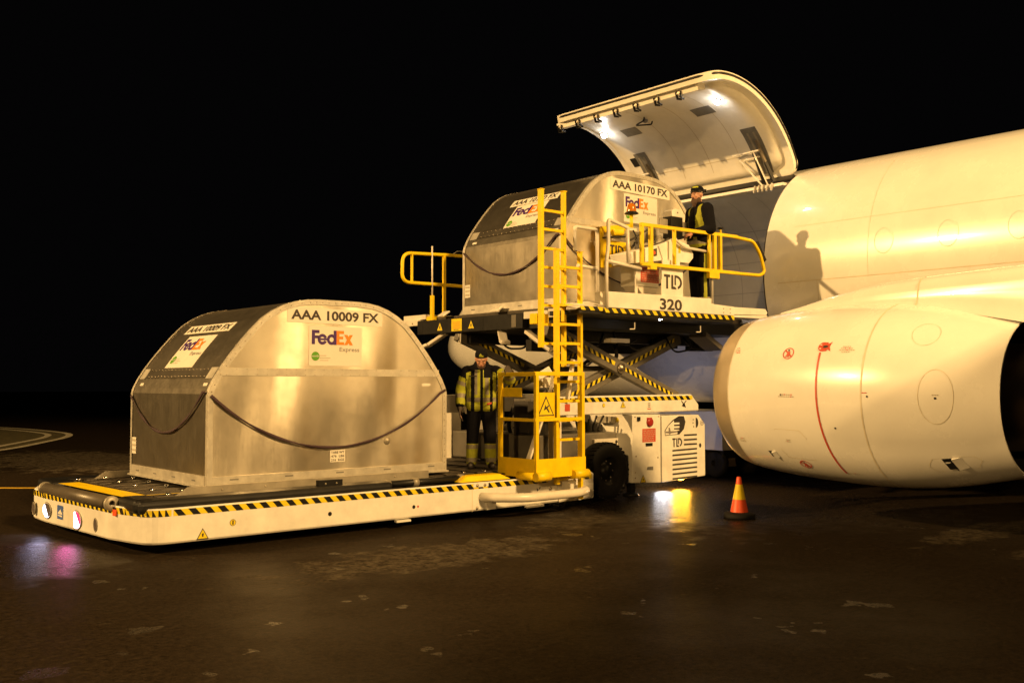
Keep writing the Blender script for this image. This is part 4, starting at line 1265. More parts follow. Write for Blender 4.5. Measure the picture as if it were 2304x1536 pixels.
# ---- ladders
def ladder(name, xa, xb, y, za0, za1, zb0, zb1, zr, rail=.055, lean=0.0):
    b = MB(YELL)
    b.bar((xa, y, za0), (xa, y, za1), rail, rail * 1.25, YELL); b.bar((xb, y, zb0), (xb, y, zb1), rail * .75, rail * 1.25, YELL)
    for x, z in ((xa, za1), (xb, zb1)): b.box(x - rail * .62, x + rail * .62, y - rail * .72, y + rail * .72, z, z + .012, YELL)
    L_ = b.build(name, ldr, bevel=.004)
    for z in zr:
        q = MB(YELL)
        x0 = xa + rail * .5
        q.box(x0, xb - rail * .375, y - .02, y + .02, z - .016, z + .016, YELL)
        for k in range(9): xx = x0 + .02 + k * (xb - xa - .07) / 9; q.box(xx, xx + .012, y - .018, y + .018, z + .016, z + .021, YELL)
        q.build('rung', L_)
    return L_
ladder('upper_ladder', 4.32, 4.735, -.56, 2.15, 4.24, 1.90, 4.26, [2.20 + .253 * k for k in range(8)])
ladder('lower_ladder', 4.47, 4.905, -.70, .36, 3.44, .14, 3.44, [.43 + .2535 * k for k in range(12)], .055)
lbk = MB(YELL, WHITE)
lbk.box(4.26, 4.50, -.52, -.40, 2.46, 2.60, YELL)
lbk.cut(); lbk.bar((4.5, -.6, 1.82), (4.66, -.30, 1.25), .05, .03, WHITE); lbk.cut(); lbk.bar((4.85, -.62, 2.0), (4.85, -.5, 1.4), .04, .06, WHITE)
lbk.cut(); lbk.bar((4.40, -.66, 1.86), (4.28, -.50, 1.74), .04, .10, WHITE); lbk.cut(); lbk.bar((4.30, -.30, .6), (4.75, -.30, 1.6), .08, .03, WHITE)
lbk.build('ladder_bracket', ldr, bevel=.008)

# ---- chassis, wheels, engine housing
chs = MB(WHITE)
cy = -.20
chs.add([(4.75, y, z) for y in (cy, cy + .22) for z in (1.225, 1.49)] + [(7.88, y, 1.51) for y in (cy, cy + .22)] + [(8.06, y, z) for y in (cy, cy + .22) for z in (1.35, 1.245)],
        [(0, 1, 4, 6, 7), (2, 9, 8, 5, 3), (1, 3, 5, 4), (4, 5, 8, 6), (6, 8, 9, 7), (0, 7, 9, 2), (0, 2, 3, 1)], WHITE)
chb = chs.build('chassis_beam', ldr, bevel=.02, seg=3)
chs2 = MB(WHITE, GREYP); chs2.box(4.75, 8.0, 2.2, 2.42, 1.22, 1.50, WHITE); chs2.cut(); chs2.box(4.9, 7.9, .1, 2.1, .55, .95, GREYP); chs2.build('chassis_frame', ldr, bevel=.02)
ct = MB(TAPEY, BLACK); hazard(ct, (7.90, cy, 1.425), (4.95, cy, 1.41), (0, 0, 1), (0, -1, 0), .062, .152, -.9, phase=.05); ct.build('hazard_tape', chb)
cs = MB(INK, TAPEY, SIGNRED, LABELW, LGREY)
cf = lambda o: (lambda u, v: (u, cy - o, v))
cs.flat(arc(5.88, 1.36, .03, 0, 360, 16), cf(.002), INK); cs.flat(arc(5.88, 1.36, .025, 0, 360, 16), cf(.0035), TAPEY)
cs.cut(); tri_sign(cs, cf, 6.29, 1.32, .10)
cs.cut(); cs.flat([(6.83, 1.30), (6.91, 1.30), (6.91, 1.40), (6.83, 1.40)], cf(.002), LABELW); cs.flat([(6.83, 1.29), (6.91, 1.29), (6.91, 1.302), (6.83, 1.302)], cf(.0035), SIGNRED)
for k in range(3): cs.flat([(6.845, 1.32 + k * .025), (6.895, 1.32 + k * .025), (6.895, 1.333 + k * .025), (6.845, 1.333 + k * .025)], cf(.0035), LGREY)
cs.cut()
for p in ([(7.62, 1.405), (7.635, 1.415), (7.74, 1.31), (7.725, 1.30)], [(7.74, 1.415), (7.755, 1.405), (7.65, 1.32), (7.635, 1.33)], arc(7.69, 1.34, .03, 0, 360, 12)): cs.flat(p, cf(.003), INK)
cs.cut(); cs.flat([(5.10, 1.29), (5.20, 1.29), (5.20, 1.39), (5.10, 1.39)], cf(.002), SIGNRED)
cs.build('chassis_sign', chb)
for (x, y) in ((6.0, -.22), (6.0, 2.15)):
    wl = thing_w = MB(RUBBER)
    wl.lathe((x, y, .41), (0, 1, 0), [(0.02, .20), (0, .27), (.0, .34), (.03, .395), (.07, .41), (.23, .41), (.27, .395), (.30, .34), (.30, .2)], 48, RUBBER)
    for k in range(36):
        a = 2 * math.pi * k / 36
        c_, s_ = math.cos(a), math.sin(a)
        wl.bar((x + .405 * c_, y + .02, .41 + .405 * s_), (x + .408 * math.cos(a + .06), y + .14, .41 + .408 * math.sin(a + .06)), .03, .02, RUBBER, up=(c_, 0, s_))
    w_ = wl.build('wheel', ldr)
    rm = MB(BLACK, BOLT)
    rm.lathe((x, y, .41), (0, 1, 0), [(.04, .26), (.03, .265), (.03, .24), (.09, .20), (.10, .09), (.06, .085), (.06, 0)], 32, BLACK)
    for k in range(8): rm.ball((x + .14 * math.cos(k * .785), y + .095, .41 + .14 * math.sin(k * .785)), .014, 6, BOLT)
    rm.build('rim', w_)
for (x, y) in ((.45, .1), (.45, 1.9), (1.6, .1), (1.6, 1.9)):
    wl = MB(RUBBER); wl.lathe((x, y, .095), (0, 1, 0), [(0, .02), (0, .08), (.02, .095), (.13, .095), (.15, .08), (.15, .02)], 20, RUBBER); wl.build('deck_wheel', ldr)
eh = MB(WHITE, BLACK)
EY = -.22
# main grille housing (right) with cut upper corner, and narrow cabinet (left)
poly = [(7.14, .175), (8.19, .215), (8.19, 1.03), (8.03, 1.185), (7.14, 1.185)]
eh.prism(poly, lambda u, v: (u, EY, v), lambda u, v: (u, 2.2, v), WHITE)
ehn = eh.build('engine_housing', ldr, bevel=.012)
ec = MB(WHITE); ec.prism([(6.47, .21), (7.11, .175), (7.11, 1.205), (6.47, 1.215)], lambda u, v: (u, EY, v), lambda u, v: (u, .6, v), WHITE)
ecb = ec.build('cabinet', ldr, bevel=.010)
ed = MB(BLACK, INK, BOLT, LABELW)
ef_ = lambda o: (lambda u, v: (u, EY - o, v))
for k in range(3):
    z = .86 - k * .072; ed.flat([(7.66, z), (7.98, z), (7.98, z + .026), (7.66, z + .026)], ef_(.0025), INK)
for k in range(7):
    z = .64 - k * .072; ed.flat([(7.38, z - .008), (7.98, z), (7.98, z + .026), (7.38, z + .018)], ef_(.0025), INK)
ed.flat(arc(8.06, .70, .028, 0, 360, 14, .036), ef_(.0025), INK)
ed.build('grille', ehn); ed = MB(BLACK, INK, LGREY, WHITE)
# round badge: dark leaf, comb of bars and small aircraft over a pale ground
badge = [(7.21, .88), (7.55, .89), (7.66, .97), (7.70, 1.08), (7.66, 1.17), (7.54, 1.175), (7.40, 1.12), (7.28, 1.04), (7.20, .96)]
ed.flat(badge, ef_(.0025), INK)
bl_ = [(7.215, .89), (7.50, .897), (7.50, .95), (7.545, .95), (7.545, .965), (7.42, .97), (7.42, .99), (7.55, .99), (7.55, 1.02), (7.42, 1.02), (7.42, 1.045), (7.55, 1.045), (7.55, 1.075), (7.42, 1.075), (7.42, 1.11), (7.29, 1.035), (7.215, .955)]
ed.flat(bl_, ef_(.004), WHITE)
ed.flat([(7.22, .945), (7.29, .945), (7.29, 1.0), (7.32, 1.0), (7.34, .945), (7.50, .945), (7.50, .925), (7.36, .915), (7.31, .895), (7.29, .915), (7.22, .92)], ef_(.0055), LGREY)
def tld(mb, u0, v0, w, h, fn, m):
    """three heavy letters, the D split by a slanted cut"""
    q = lambda x, y: fn(u0 + x * w, v0 + y * h)
    mb.flat([(0, .82), (.34, .82), (.34, 1), (0, 1)], q, m); mb.flat([(.115, 0), (.225, 0), (.225, .82), (.115, .82)], q, m)
    mb.flat([(.40, 0), (.51, 0), (.51, 1), (.40, 1)], q, m); mb.flat([(.51, 0), (.70, 0), (.62, .18), (.51, .18)], q, m)
    mb.flat([(.58, .30), (.66, .30), (.66, 1), (.58, 1)], q, m)
    A = arc(.66, .5, .34, -72, 90, 16, .5); B = arc(.66, .5, .23, -66, 90, 16, .33)
    for i in range(16): mb.flat([A[i], A[i + 1], B[i + 1], B[i]], q, m)
ed.build('badge', ehn); ed = MB(INK, LGREY)
tld(ed, 7.38, .70, .235, .135, ef_(.003), INK)
ed.build('brand_lettering', ehn); ed = MB(INK, LGREY)
ring(ed, 7.955, 1.06, .0, .062, -90, 90, ef_(.0025), INK, 16, 1.3)
for (u, v) in ((7.89, 1.11), (7.885, 1.06), (7.90, 1.0)): ed.cut().flat(arc(u, v, .012, 0, 360, 8), ef_(.0025), INK)
ed.cut(); ring(ed, 8.11, 1.055, .036, .044, 0, 360, ef_(.0025), LGREY); ring(ed, 8.11, 1.055, .012, .022, 0, 360, ef_(.0025), LGREY)
ed.build('round_sticker', ehn)
cd = MB(SIGNRED, LENSRED, BLACK, INK, BOLT, FAINT, TAPEY)
cd.lathe((6.85, EY, 1.095), (0, -1, 0), [(0, .068), (.03, .062), (.035, .04), (.037, 0)], 20, LENSRED)
cd.flat([(6.79, 1.07), (6.91, 1.07), (6.91, 1.165), (6.79, 1.165)], ef_(.003), LENSRED)
cd.cut(); cd.flat([(6.69, .80), (6.99, .80), (6.99, 1.0), (6.69, 1.0)], ef_(.003), SIGNRED)
for r_ in range(6):
    u = 6.71
    while u < 6.95:
        d_ = .02 + .05 * random.random(); v = .82 + r_ * .029
        cd.flat([(u, v), (min(u + d_, 6.975), v), (min(u + d_, 6.975), v + .009), (u, v + .009)], ef_(.0045), FAINT); u += d_ + .014
cd.cut(); cd.flat([(6.76, .735), (6.92, .735), (6.92, .785), (6.76, .785)], ef_(.003), BLACK)
cd.cut(); cd.flat([(6.78, .385), (6.93, .375), (6.93, .43), (6.80, .43)], ef_(.003), SLOT)
cd.cut(); tri_sign(cd, ef_, 6.70, .20, .12)
cd.cut()
for (u, v) in ((6.53, 1.18), (7.06, 1.18), (6.55, .60), (7.04, .56), (6.53, .36), (6.53, .28)): cd.lathe((u, EY, v), (0, -1, 0), [(0, .013), (.006, .011), (.008, 0)], 8, BOLT)
cd.box(6.57, 6.63, EY - .02, EY, 1.12, 1.18, BLACK)
cd.build('cabinet_sign', ecb)
cl = MB(GREYP, BLACK)
cl.box(6.26, 6.46, -.16, .5, .20, .62, BLACK); cl.cut(); cl.box(8.2, 8.42, .1, 1.6, .25, .75, GREYP)
cl.cut(); cl.box(6.0, 6.9, .3, 2.0, .5, .85, CREAM)
cl.build('mudguard', ldr, bevel=.02)
hp = MB(CREAM, INK)
hp.box(5.95, 6.46, .05, .6, .52, .86, CREAM); hp.flat([(6.40, .60), (6.42, .60), (6.42, .80), (6.40, .80)], lambda u, v: (u, .045, v), INK); hp.ball((6.41, .045, .81), .025, 8, INK)
hp.lathe((6.2, .5, .98), (1, 0, 0), [(0, .12), (.3, .12), (.3, 0)], 16, GREYP)
for k in range(5): hp.tube(fillet([(5.7 + .15 * k, .2, 1.2), (5.8 + .1 * k, .25, 1.0), (6.0 + .12 * k, .35, .9)], .08), .018, 6, INK)
hp.box(6.35, 6.75, .1, .4, 1.08, 1.18, GALV); hp.ball((6.5, .08, 1.13), .05, 8, TAPEY)
hp.build('hydraulic_pack', ldr, bevel=.01)
stl = MB(BLACK); stl.bar((6.62, -.05, .2), (6.62, -.05, .04), .09, .09, BLACK); stl.lathe((6.62, -.05, .0), (0, 0, 1), [(0.001, .0), (.001, .13), (.035, .11), (.05, .05)], 18, BLACK); stl.build('stabiliser_leg', ldr)
# lamps under the housing: one white, one amber, shining on the wet ground
for (x, m_, c_, e) in ((7.50, LED, (.95, .93, 1.0), 8), (7.92, AMBLIT, (1.0, .46, .03), 40)):
    b = MB(BLACK, m_)
    b.lathe((x, .06, .19), (0, 0, -1), [(-.03, .07), (.03, .06), (.032, .05)], 16, BLACK); b.lathe((x, .06, .155), (0, 0, -1), [(0, .05), (.012, .03), (.014, 0)], 16, m_)
    b.build('under_lamp', ehn)
    ld = bpy.data.lights.new('under_lamp_light', 'POINT'); ld.energy = e; ld.color = c_; ld.shadow_soft_size = .15
    lo = bpy.data.objects.new('under_lamp_light', ld); COL.objects.link(lo); lo.location = (x, .06, .10)

b = MB(BLACK, LED); b.box(8.19, 8.27, .95, 1.15, .92, 1.06, BLACK); b.box(8.27, 8.275, .97, 1.13, .94, 1.04, HEADL); b.build('work_lamp', ldr, bevel=.006)
ld = bpy.data.lights.new('work_lamp_light', 'SPOT'); ld.energy = 16; ld.color = (.42, .56, 1.0); ld.spot_size = R(150); ld.spot_blend = .6; ld.shadow_soft_size = .06
lo = bpy.data.objects.new('work_lamp_light', ld); COL.objects.link(lo); lo.location = (8.30, 1.05, .99); lo.rotation_euler = Vector((1, -.25, .25)).to_track_quat('-Z', 'Y').to_euler()

# ---- scissor lift
def arm(p, q, y, name='scissor_arm', h=.21):
    b = MB(GREYP)
    b.bar((p[0], y, p[1]), (q[0], y, q[1]), .11, h, GREYP)
    a_ = b.build(name, ldr, bevel=.012)
    d = Vector((q[0] - p[0], 0, q[1] - p[1])).normalized(); up = Vector((-d.z, 0, d.x))
    if up.z < 0: up = -up
    t_ = MB(TAPEY, BLACK, BOLT)
    P0 = Vector((p[0], y - .056, p[1])); Q0 = Vector((q[0], y - .056, q[1])); Ln = (Q0 - P0).length
    sg_ = -1 if d.z < 0 else 1
    hazard(t_, P0 + d * .25 - up * .02, P0 + d * (Ln * .48) - up * .02, up, (0, -1, 0), .058, .118, .8 * -sg_)
    hazard(t_, P0 + d * (Ln * .54) - up * .02, Q0 - d * .15 - up * .02, up, (0, -1, 0), .058, .118, .8 * -sg_)
    t_.build('hazard_tape', a_)
    return a_
arm((4.95, 2.45), (7.75, 1.44), .02); arm((5.0, 1.30), (8.0, 2.42), .17)
arm((4.95, 2.45), (7.75, 1.44), 2.05); arm((5.0, 1.30), (8.0, 2.42), 1.9)
pv = MB(BOLT, GREYP); pv.lathe((6.42, -.04, 1.905), (0, -1, 0), [(0, .075), (.03, .075), (.032, .05), (.05, .045), (.052, 0)], 24, BOLT); pv.tube([(6.42, 0, 1.905), (6.42, 2.1, 1.905)], .04, 12, GREYP)
pv.build('scissor_pivot', ldr)
cyl_ = MB(GREYP, CHROME); cyl_.tube([(5.3, 1.0, 1.1), (6.3, 1.0, 1.75)], .09, 14, GREYP); cyl_.tube([(6.3, 1.0, 1.75), (7.3, 1.0, 2.3)], .05, 14, CHROME); cyl_.build('lift_cylinder', ldr)
# posts between the deck and the chassis
pst = MB(CREAM, GREYP)
pst.box(5.28, 5.48, 2.62, 2.80, .3, 1.47, CREAM); pst.cut(); pst.bar((5.6, 2.4, 1.2), (5.9, 2.1, .35), .14, .10, CREAM)
pst.cut(); pst.box(4.98, 5.10, -.14, .02, .40, 1.40, CREAM); pst.cut(); pst.box(5.25, 5.42, .35, .55, .30, 1.40, GREYP)
pst.cut(); pst.bar((5.3, 1.9, .5), (5.9, 1.4, 1.4), .12, .12, CREAM); pst.cut(); pst.box(5.3, 5.5, 1.55, 1.8, .4, 1.5, GREYP); pst.cut(); pst.box(5.2, 5.34, .75, 1.0, .4, 1.45, GREYP)
pst.build('lift_mast', ldr, bevel=.012)
hs = MB(INK)
for (y, r_, sx) in ((.9, .03, 5.15), (.6, .025, 5.2), (1.3, .022, 5.1)):
    hs.cut(); hs.tube(fillet([(sx, y, 1.4), (sx - .1, y + .1, 1.0), (sx + .1, y - .1, .7), (sx + .2, y, .5)], .2), r_, 8, INK)
hs.cut(); hs.tube(fillet([(6.55, .2, 2.25), (6.5, .1, 2.05), (6.2, .1, 2.02), (6.0, .1, 2.10)], .1), .03, 8, INK)
hs.cut(); hs.box(4.99, 5.2, .45, .75, .9, 1.42, INK)
hs.build('hydraulic_hose', ldr)

# ---- raised rear platform
pl = MB(BLACK, DECKM, WHITE, GALV)
pl.box(5.0, 9.25, -.28, 2.9, 2.46, 2.66, BLACK)
pl.box(5.05, 9.2, -.22, 2.84, 2.66, 2.745, DECKM)
pl.box(5.1, 8.9, .3, .5, 2.30, 2.46, BLACK); pl.box(5.1, 8.9, 1.9, 2.1, 2.30, 2.46, BLACK)
plat = pl.build('platform', ldr, bevel=.008)
fbm = MB(BLACK, GREYP)
fbm.box(4.90, 4.99, .46, 3.04, 2.47, 2.69, BLACK)
for y in (.6, 1.35, 2.9): fbm.box(4.895, 4.90, y, y + .10, 2.49, 2.67, GREYP if y == .6 else BLACK)
fb_ = fbm.build('front_beam', ldr, bevel=.008)
fsg = MB(TAPEY, INK)
fxb = lambda o: (lambda u, v: (4.895 - o, -u, v))
for y in (2.42, 1.63): fsg.cut(); tri_sign(fsg, fxb, -y, 2.505, .15)
fsg.cut(); fsg.flat([(-2.12, 2.49), (-1.86, 2.49), (-1.86, 2.68), (-2.12, 2.68)], fxb(.003), TAPEY)
for k in range(4): fsg.flat([(-2.09, 2.53 + .03 * k), (-1.90, 2.53 + .03 * k), (-1.90, 2.54 + .03 * k), (-2.09, 2.54 + .03 * k)], fxb(.0045), LORANGE)
fsg.flat([(-2.06, 2.505), (-1.94, 2.505), (-1.94, 2.516), (-2.06, 2.516)], fxb(.0045), INK)
fsg.build('warning_sign', fb_)
wp = MB(CREAM, BOLT)
wp.box(4.92, 5.02, 3.05, 3.60, 2.62, 2.72, CREAM); wp.cut(); wp.box(4.98, 5.9, 2.92, 3.55, 2.72, 2.80, CREAM)
wp.cut(); wp.box(4.91, 5.02, -.02, .45, 2.60, 2.70, CREAM); wp.cut(); wp.box(4.95, 5.35, -.36, -.02, 2.60, 2.72, CREAM)
for y in (.1, .25, 3.2, 3.4): wp.ball((4.91, y, 2.66), .013, 8, BOLT)
wp.build('beam_end_plate', fb_, bevel=.006)
for y in (2.42, 1.12):
    b = MB(CREAM)
    b.bar((5.02, y - .02, 2.82), (4.90, y, 2.74), .20, .03, CREAM, up=(0, 0, 1))
    b.cut(); b.bar((5.06, y, 2.50), (4.92, y + (.32 if y > 2 else -.22), 2.30), .13, .05, CREAM)
    b.bar((4.92, y + (.32 if y > 2 else -.22), 2.30), (4.9, y + (.42 if y > 2 else -.30), 2.27), .15, .05, CREAM)
    b.build('stop_flap', fb_, bevel=.01)
b = MB(CREAM, GREYP); b.bar((4.95, .42, 2.42), (4.95, -.10, 2.14), .10, .05, CREAM); b.bar((5.0, .38, 2.36), (5.0, -.14, 2.08), .10, .06, GREYP); b.build('platform_strut', ldr, bevel=.006)
hk = MB(CREAM); hk.tube(fillet([(4.95, 2.0, 2.45), (4.95, 2.0, 2.30), (4.95, 1.96, 2.30), (4.95, 1.96, 2.45)], .03), .010, 6, CREAM); hk.build('hook', fb_)
# under-platform clutter
uc = MB(BLACK, GREYP, CREAM)
uc.box(5.2, 8.0, .6, .72, 2.15, 2.32, BLACK); uc.cut(); uc.bar((8.05, -.2, 2.45), (8.6, -.1, 2.25), .3, .08, GREYP); uc.cut(); uc.bar((6.7, .3, 2.30), (7.4, .3, 2.45), .04, .10, BLACK)
uc.cut(); uc.tube(fillet([(6.2, -.1, 2.44), (6.25, -.1, 2.3), (6.5, -.1, 2.25), (6.7, -.1, 2.34)], .06), .02, 8, BLACK)
uc.cut(); uc.box(6.1, 6.5, -.15, .0, 2.28, 2.34, CREAM)
for (x, z) in ((5.75, 2.52), (7.2, 2.53)):   # small bent drip hooks
    uc.cut(); uc.bar((x, -.92, z), (x, -.92, z - .09), .012, .012, CREAM); uc.bar((x, -.92, z - .09), (x - .10, -.92, z - .095), .012, .012, CREAM)
for k, (x, y, z) in enumerate(((5.6, .2, 2.44), (6.9, .35, 2.44), (7.6, .1, 2.44), (8.3, .3, 2.44), (5.3, 1.5, 2.44))):
    uc.cut(); uc.tube(fillet([(x, y, z), (x + .1, y - .1, z - .18 - .05 * (k % 3)), (x + .45, y - .15, z - .22), (x + .7, y, z)], .12), .016 + .004 * (k % 2), 7, BLACK)
for (x, y, w, h) in ((5.5, .55, .5, .22), (6.7, .9, .7, .28), (7.9, .5, .5, .20), (8.6, .2, .35, .24)):
    uc.cut(); uc.box(x, x + w, y, y + .3, 2.46 - h, 2.458, BLACK)
uc.build('platform_bracket', ldr)
# side walkway with white toe panel
sw = MB(WHITE, BLACK)
sw.box(4.72, 8.0, -.93, -.29, 2.60, 2.66, BLACK)
sw.box(5.0, 7.4, -.94, -.30, 2.66, 2.73, GALV)
sw.build('side_walkway', ldr, bevel=.006)
tp_ = MB(WHITE)
tp_.prism([(5.14, 2.70), (7.98, 2.715), (7.98, 2.85), (7.475, 2.865), (7.475, 2.945), (5.14, 2.915)], lambda u, v: (u, -.955, v), lambda u, v: (u, -.93, v), WHITE)
tp_.add([(5.14, -.955, 2.70), (5.14, -.955, 2.915), (5.14, -.75, 2.915), (5.14, -.75, 2.70)], [(0, 1, 2, 3)], WHITE)
tp_.add([(4.62, -.93, 2.665), (5.14, -.955, 2.72), (5.14, -.62, 2.80), (4.62, -.55, 2.74)], [(0, 1, 2, 3)], WHITE)
tpn = tp_.build('toe_panel', ldr, bevel=.004)
pt = MB(TAPEY, BLACK)
hazard(pt, (7.98, -.957, 2.648), (5.10, -.957, 2.628), (0, 0, 1), (0, -1, 0), .062, .165, -.9, phase=.04)
hazard(pt, (5.08, -.955, 2.645), (4.66, -.94, 2.645), (0, 0, 1), (-.1, -1, 0), .05, .165, -.9, phase=.06)
pt.build('hazard_tape', tpn)
nm = MB(DARKTXT, BOLT)
put_text(nm, '320', 6.245, 6.735, 2.722, 2.885, lambda u, v: (u, -.9575, v), DARKTXT, .028)
nm.build('number', tpn); nm = MB(BOLT)
for u in (7.72, 7.88):
    for v in (2.75, 2.81): nm.cut().ball((u, -.956, v), .010, 6, BOLT)
nm.build('bolt', tpn)
tip = MB(WHITE, BLACK)
tip.prism([(7.98, 2.735), (8.86, 2.76), (8.90, 2.80), (8.84, 2.86), (7.98, 2.85)], lambda u, v: (u, -.93, v), lambda u, v: (u, -.62, v), WHITE)
tip.prism([(7.98, 2.69), (8.88, 2.70), (8.88, 2.755), (7.98, 2.725)], lambda u, v: (u, -.94, v), lambda u, v: (u, -.60, v), WHITE)
tip.build('bridge_tip', ldr, bevel=.008)
l3 = MB(LED); l3.lathe((6.45, -.80, 2.61), (0, -.3, -1), [(0, .035), (.012, .03), (.014, 0)], 14, LED); l3.build('step_lamp', tpn)
# rails
def rail(name, paths, r_, m, extra=None, col=None):
    b = MB(m)
    for p in paths: b.tube(p, r_, 12, m)
    return b.build(name, ldr)
y = -.95
w1 = fillet([(5.16, y, 2.68), (5.16, y, 3.30), (5.20, y, 3.56), (5.20, y, 3.895), (5.58, y, 3.82), (5.58, y, 3.80)], .05)
rail('white_rail', [w1, [(5.58, y, 3.82), (5.60, y, 3.29)], [(5.15, y, 3.33), (5.85, y, 3.27)]], .026, CREAM)
rail('white_rail', [fillet([(4.81, -.70, 3.50), (4.81, -.70, 3.785), (5.24, -.70, 3.785), (5.25, -.70, 2.72)], .05), [(4.86, -.70, 3.26), (5.25, -.70, 3.25)], [(4.81, -.70, 3.78), (4.81, -.70, 3.46)]], .024, CREAM)
rail('white_rail', [fillet([(6.60, -.93, 3.84), (6.62, -.93, 3.76), (6.82, -.93, 3.66), (7.43, -.93, 3.645)], .10), [(7.445, -.95, 3.93), (7.445, -.95, 2.88)], [(7.38, -.95, 3.92), (7.38, -.95, 3.30)]], .022, CREAM)
yr = MB(YELL)
yy = -.99
yr.bar((5.80, yy, 3.885), (8.02, yy, 3.925), .045, .05, YELL); yr.bar((5.82, yy, 3.335), (8.02, yy, 3.365), .045, .05, YELL)
yr.tube(fillet([(7.95, yy, 3.92), (8.44, yy, 3.90), (8.62, yy, 3.72), (8.74, yy, 3.44), (8.62, yy, 3.375), (7.95, yy, 3.36)], .09), .027, 12, YELL)
for x, z0, z1, w in ((5.83, 3.33, 3.88, .05), (6.02, 3.28, 3.88, .06), (7.33, 3.33, 3.92, .03), (7.46, 3.26, 3.92, .065), (7.60, 3.36, 3.92, .05), (6.53, 3.38, 3.90, .035)): yr.bar((x, yy, z0), (x, yy, z1), w, .05, YELL)
yr.box(5.98, 6.12, yy - .03, yy + .03, 3.27, 3.33, YELL); yr.box(7.30, 7.54, yy - .035, yy + .03, 3.24, 3.335, YELL)
yrl = yr.build('yellow_rail', ldr, bevel=.006)
pdm = MB(BLACK); pdm.bar((8.58, yy + .05, 3.90), (8.80, yy + .05, 3.62), .07, .07, BLACK); pdm.build('rubber_pad', yrl, bevel=.01)
sr = MB(BLACK, YELL); sr.bar((7.73, -.9, 3.94), (7.73, -.9, 4.02), .025, .025, YELL); sr.lathe((7.73, -.9, 4.02), (0, 0, 1), [(0, .02), (.015, .05), (.03, .045), (.03, 0)], 14, BLACK); sr.build('proximity_sensor', yrl)
# far side rail
fy_ = 2.78
fr_ = MB(YELL)
fr_.tube(fillet([(8.0, fy_, 3.83), (5.4, fy_, 3.79), (4.42, fy_, 3.745), (4.41, fy_, 3.28), (5.4, fy_, 3.29), (8.0, fy_, 3.27)], .16, 8), .027, 12, YELL)
for x, z0, z1, w in ((4.60, 3.30, 3.74, .03), (5.245, 2.74, 3.78, .055), (6.6, 2.74, 3.80, .055)): fr_.bar((x, fy_, z0), (x, fy_, z1), w, .04, YELL)
fr_.bar((4.99, fy_ - .02, 2.70), (4.99, fy_ - .02, 3.10), .055, .055, YELL); fr_.box(4.96, 5.16, fy_ - .06, fy_ + .1, 2.68, 2.76, YELL)
frl = fr_.build('yellow_rail', ldr, bevel=.006)
rod = MB(CREAM); rod.tube([(4.99, fy_ - .02, 3.1), (4.985, fy_ - .02, 3.90)], .013, 8, CREAM); rod.build('marker_rod', frl)
hdl = MB(GALV); hdl.tube(fillet([(5.42, fy_, 3.80), (5.52, fy_, 3.87), (5.70, fy_, 3.87), (5.80, fy_, 3.80)], .03), .009, 8, GALV); hdl.build('handle', frl)
# console
co = MB(WHITE)
co.prism([(5.74, 3.50), (6.33, 3.66), (6.43, 3.44), (5.80, 3.35)], lambda u, v: (u, -.86, v), lambda u, v: (u, -.45, v), WHITE)
co.prism([(6.31, 3.655), (6.50, 3.72), (6.66, 3.79), (7.00, 3.72), (7.10, 3.60), (7.10, 3.53), (7.0, 3.445), (6.42, 3.435)], lambda u, v: (u, -.88, v), lambda u, v: (u, -.45, v), WHITE)
con = co.build('console', ldr, bevel=.010)
cdet = MB(CHROME, INK, BOLT, ACLINE, LED)
cdet.add([(6.28, -.84, 3.665), (6.66, -.84, 3.80), (6.66, -.47, 3.80), (6.28, -.47, 3.665)], [(0, 1, 2, 3)], CHROME)
cdet.bar((6.05, -.6, 3.62), (6.35, -.55, 3.85), .02, .03, INK); cdet.bar((6.0, -.62, 3.72), (6.4, -.62, 3.92), .025, .025, INK)
cdet.box(6.10, 6.2, -.70, -.62, 3.60, 3.75, INK)
cdet.flat([(6.16, 3.47), (6.30, 3.50), (6.30, 3.61), (6.16, 3.57)], lambda u, v: (u, -.863, v), INK); cdet.flat(arc(6.24, 3.54, .03, 0, 360, 12), lambda u, v: (u, -.865, v), SIGNRED)
cdet.flat([(6.69, 3.45), (6.695, 3.45), (6.695, 3.76), (6.69, 3.76)], lambda u, v: (u, -.882, v), ACLINE)
for (u, v) in ((6.37, 3.73), (6.43, 3.74), (6.50, 3.77)): cdet.lathe((u, -.65, v - .01), (-.3, 0, 1), [(0, .018), (.02, .018), (.022, 0)], 10, INK)
cdet.box(6.755, 6.80, -.885, -.880, 3.58, 3.68, YELL)
cdet.build('console_controls', con)
mo = MB(BLACK, WHITE, GALV)
mo.box(6.86, 7.13, -.66, -.50, 3.84, 4.16, BLACK)
mo.prism([(6.87, 4.16), (7.12, 4.16), (7.11, 4.25), (7.05, 4.275), (6.93, 4.275), (6.88, 4.245)], lambda u, v: (u, -.67, v), lambda u, v: (u, -.50, v), WHITE)
mo.box(6.68, 6.86, -.60, -.585, 3.90, 4.12, GALV); mo.box(7.13, 7.30, -.60, -.585, 3.90, 4.12, GALV); mo.bar((7.0, -.58, 3.6), (7.0, -.58, 3.9), .05, .05, BLACK)
mo.flat(arc(7.0, 4.225, .014, 0, 360, 10), lambda u, v: (u, -.6725, v), INK)
mo.build('monitor', con, bevel=.006)
sn = MB(WHITE, DARKTXT); sn.box(6.305, 6.775, -.945, -.935, 2.90, 3.30, WHITE); tld(sn, 6.35, 3.03, .40, .205, lambda u, v: (u, -.9475, v), DARKTXT)
sn.box(6.35, 6.74, -.92, -.90, 2.7, 3.45, WHITE)
sn.build('console_post', ldr)
cnst = MB(WHITE, SIGNRED, FAINT, CREAM)
cnst.box(6.14, 6.62, -.62, -.30, 3.08, 3.40, WHITE)
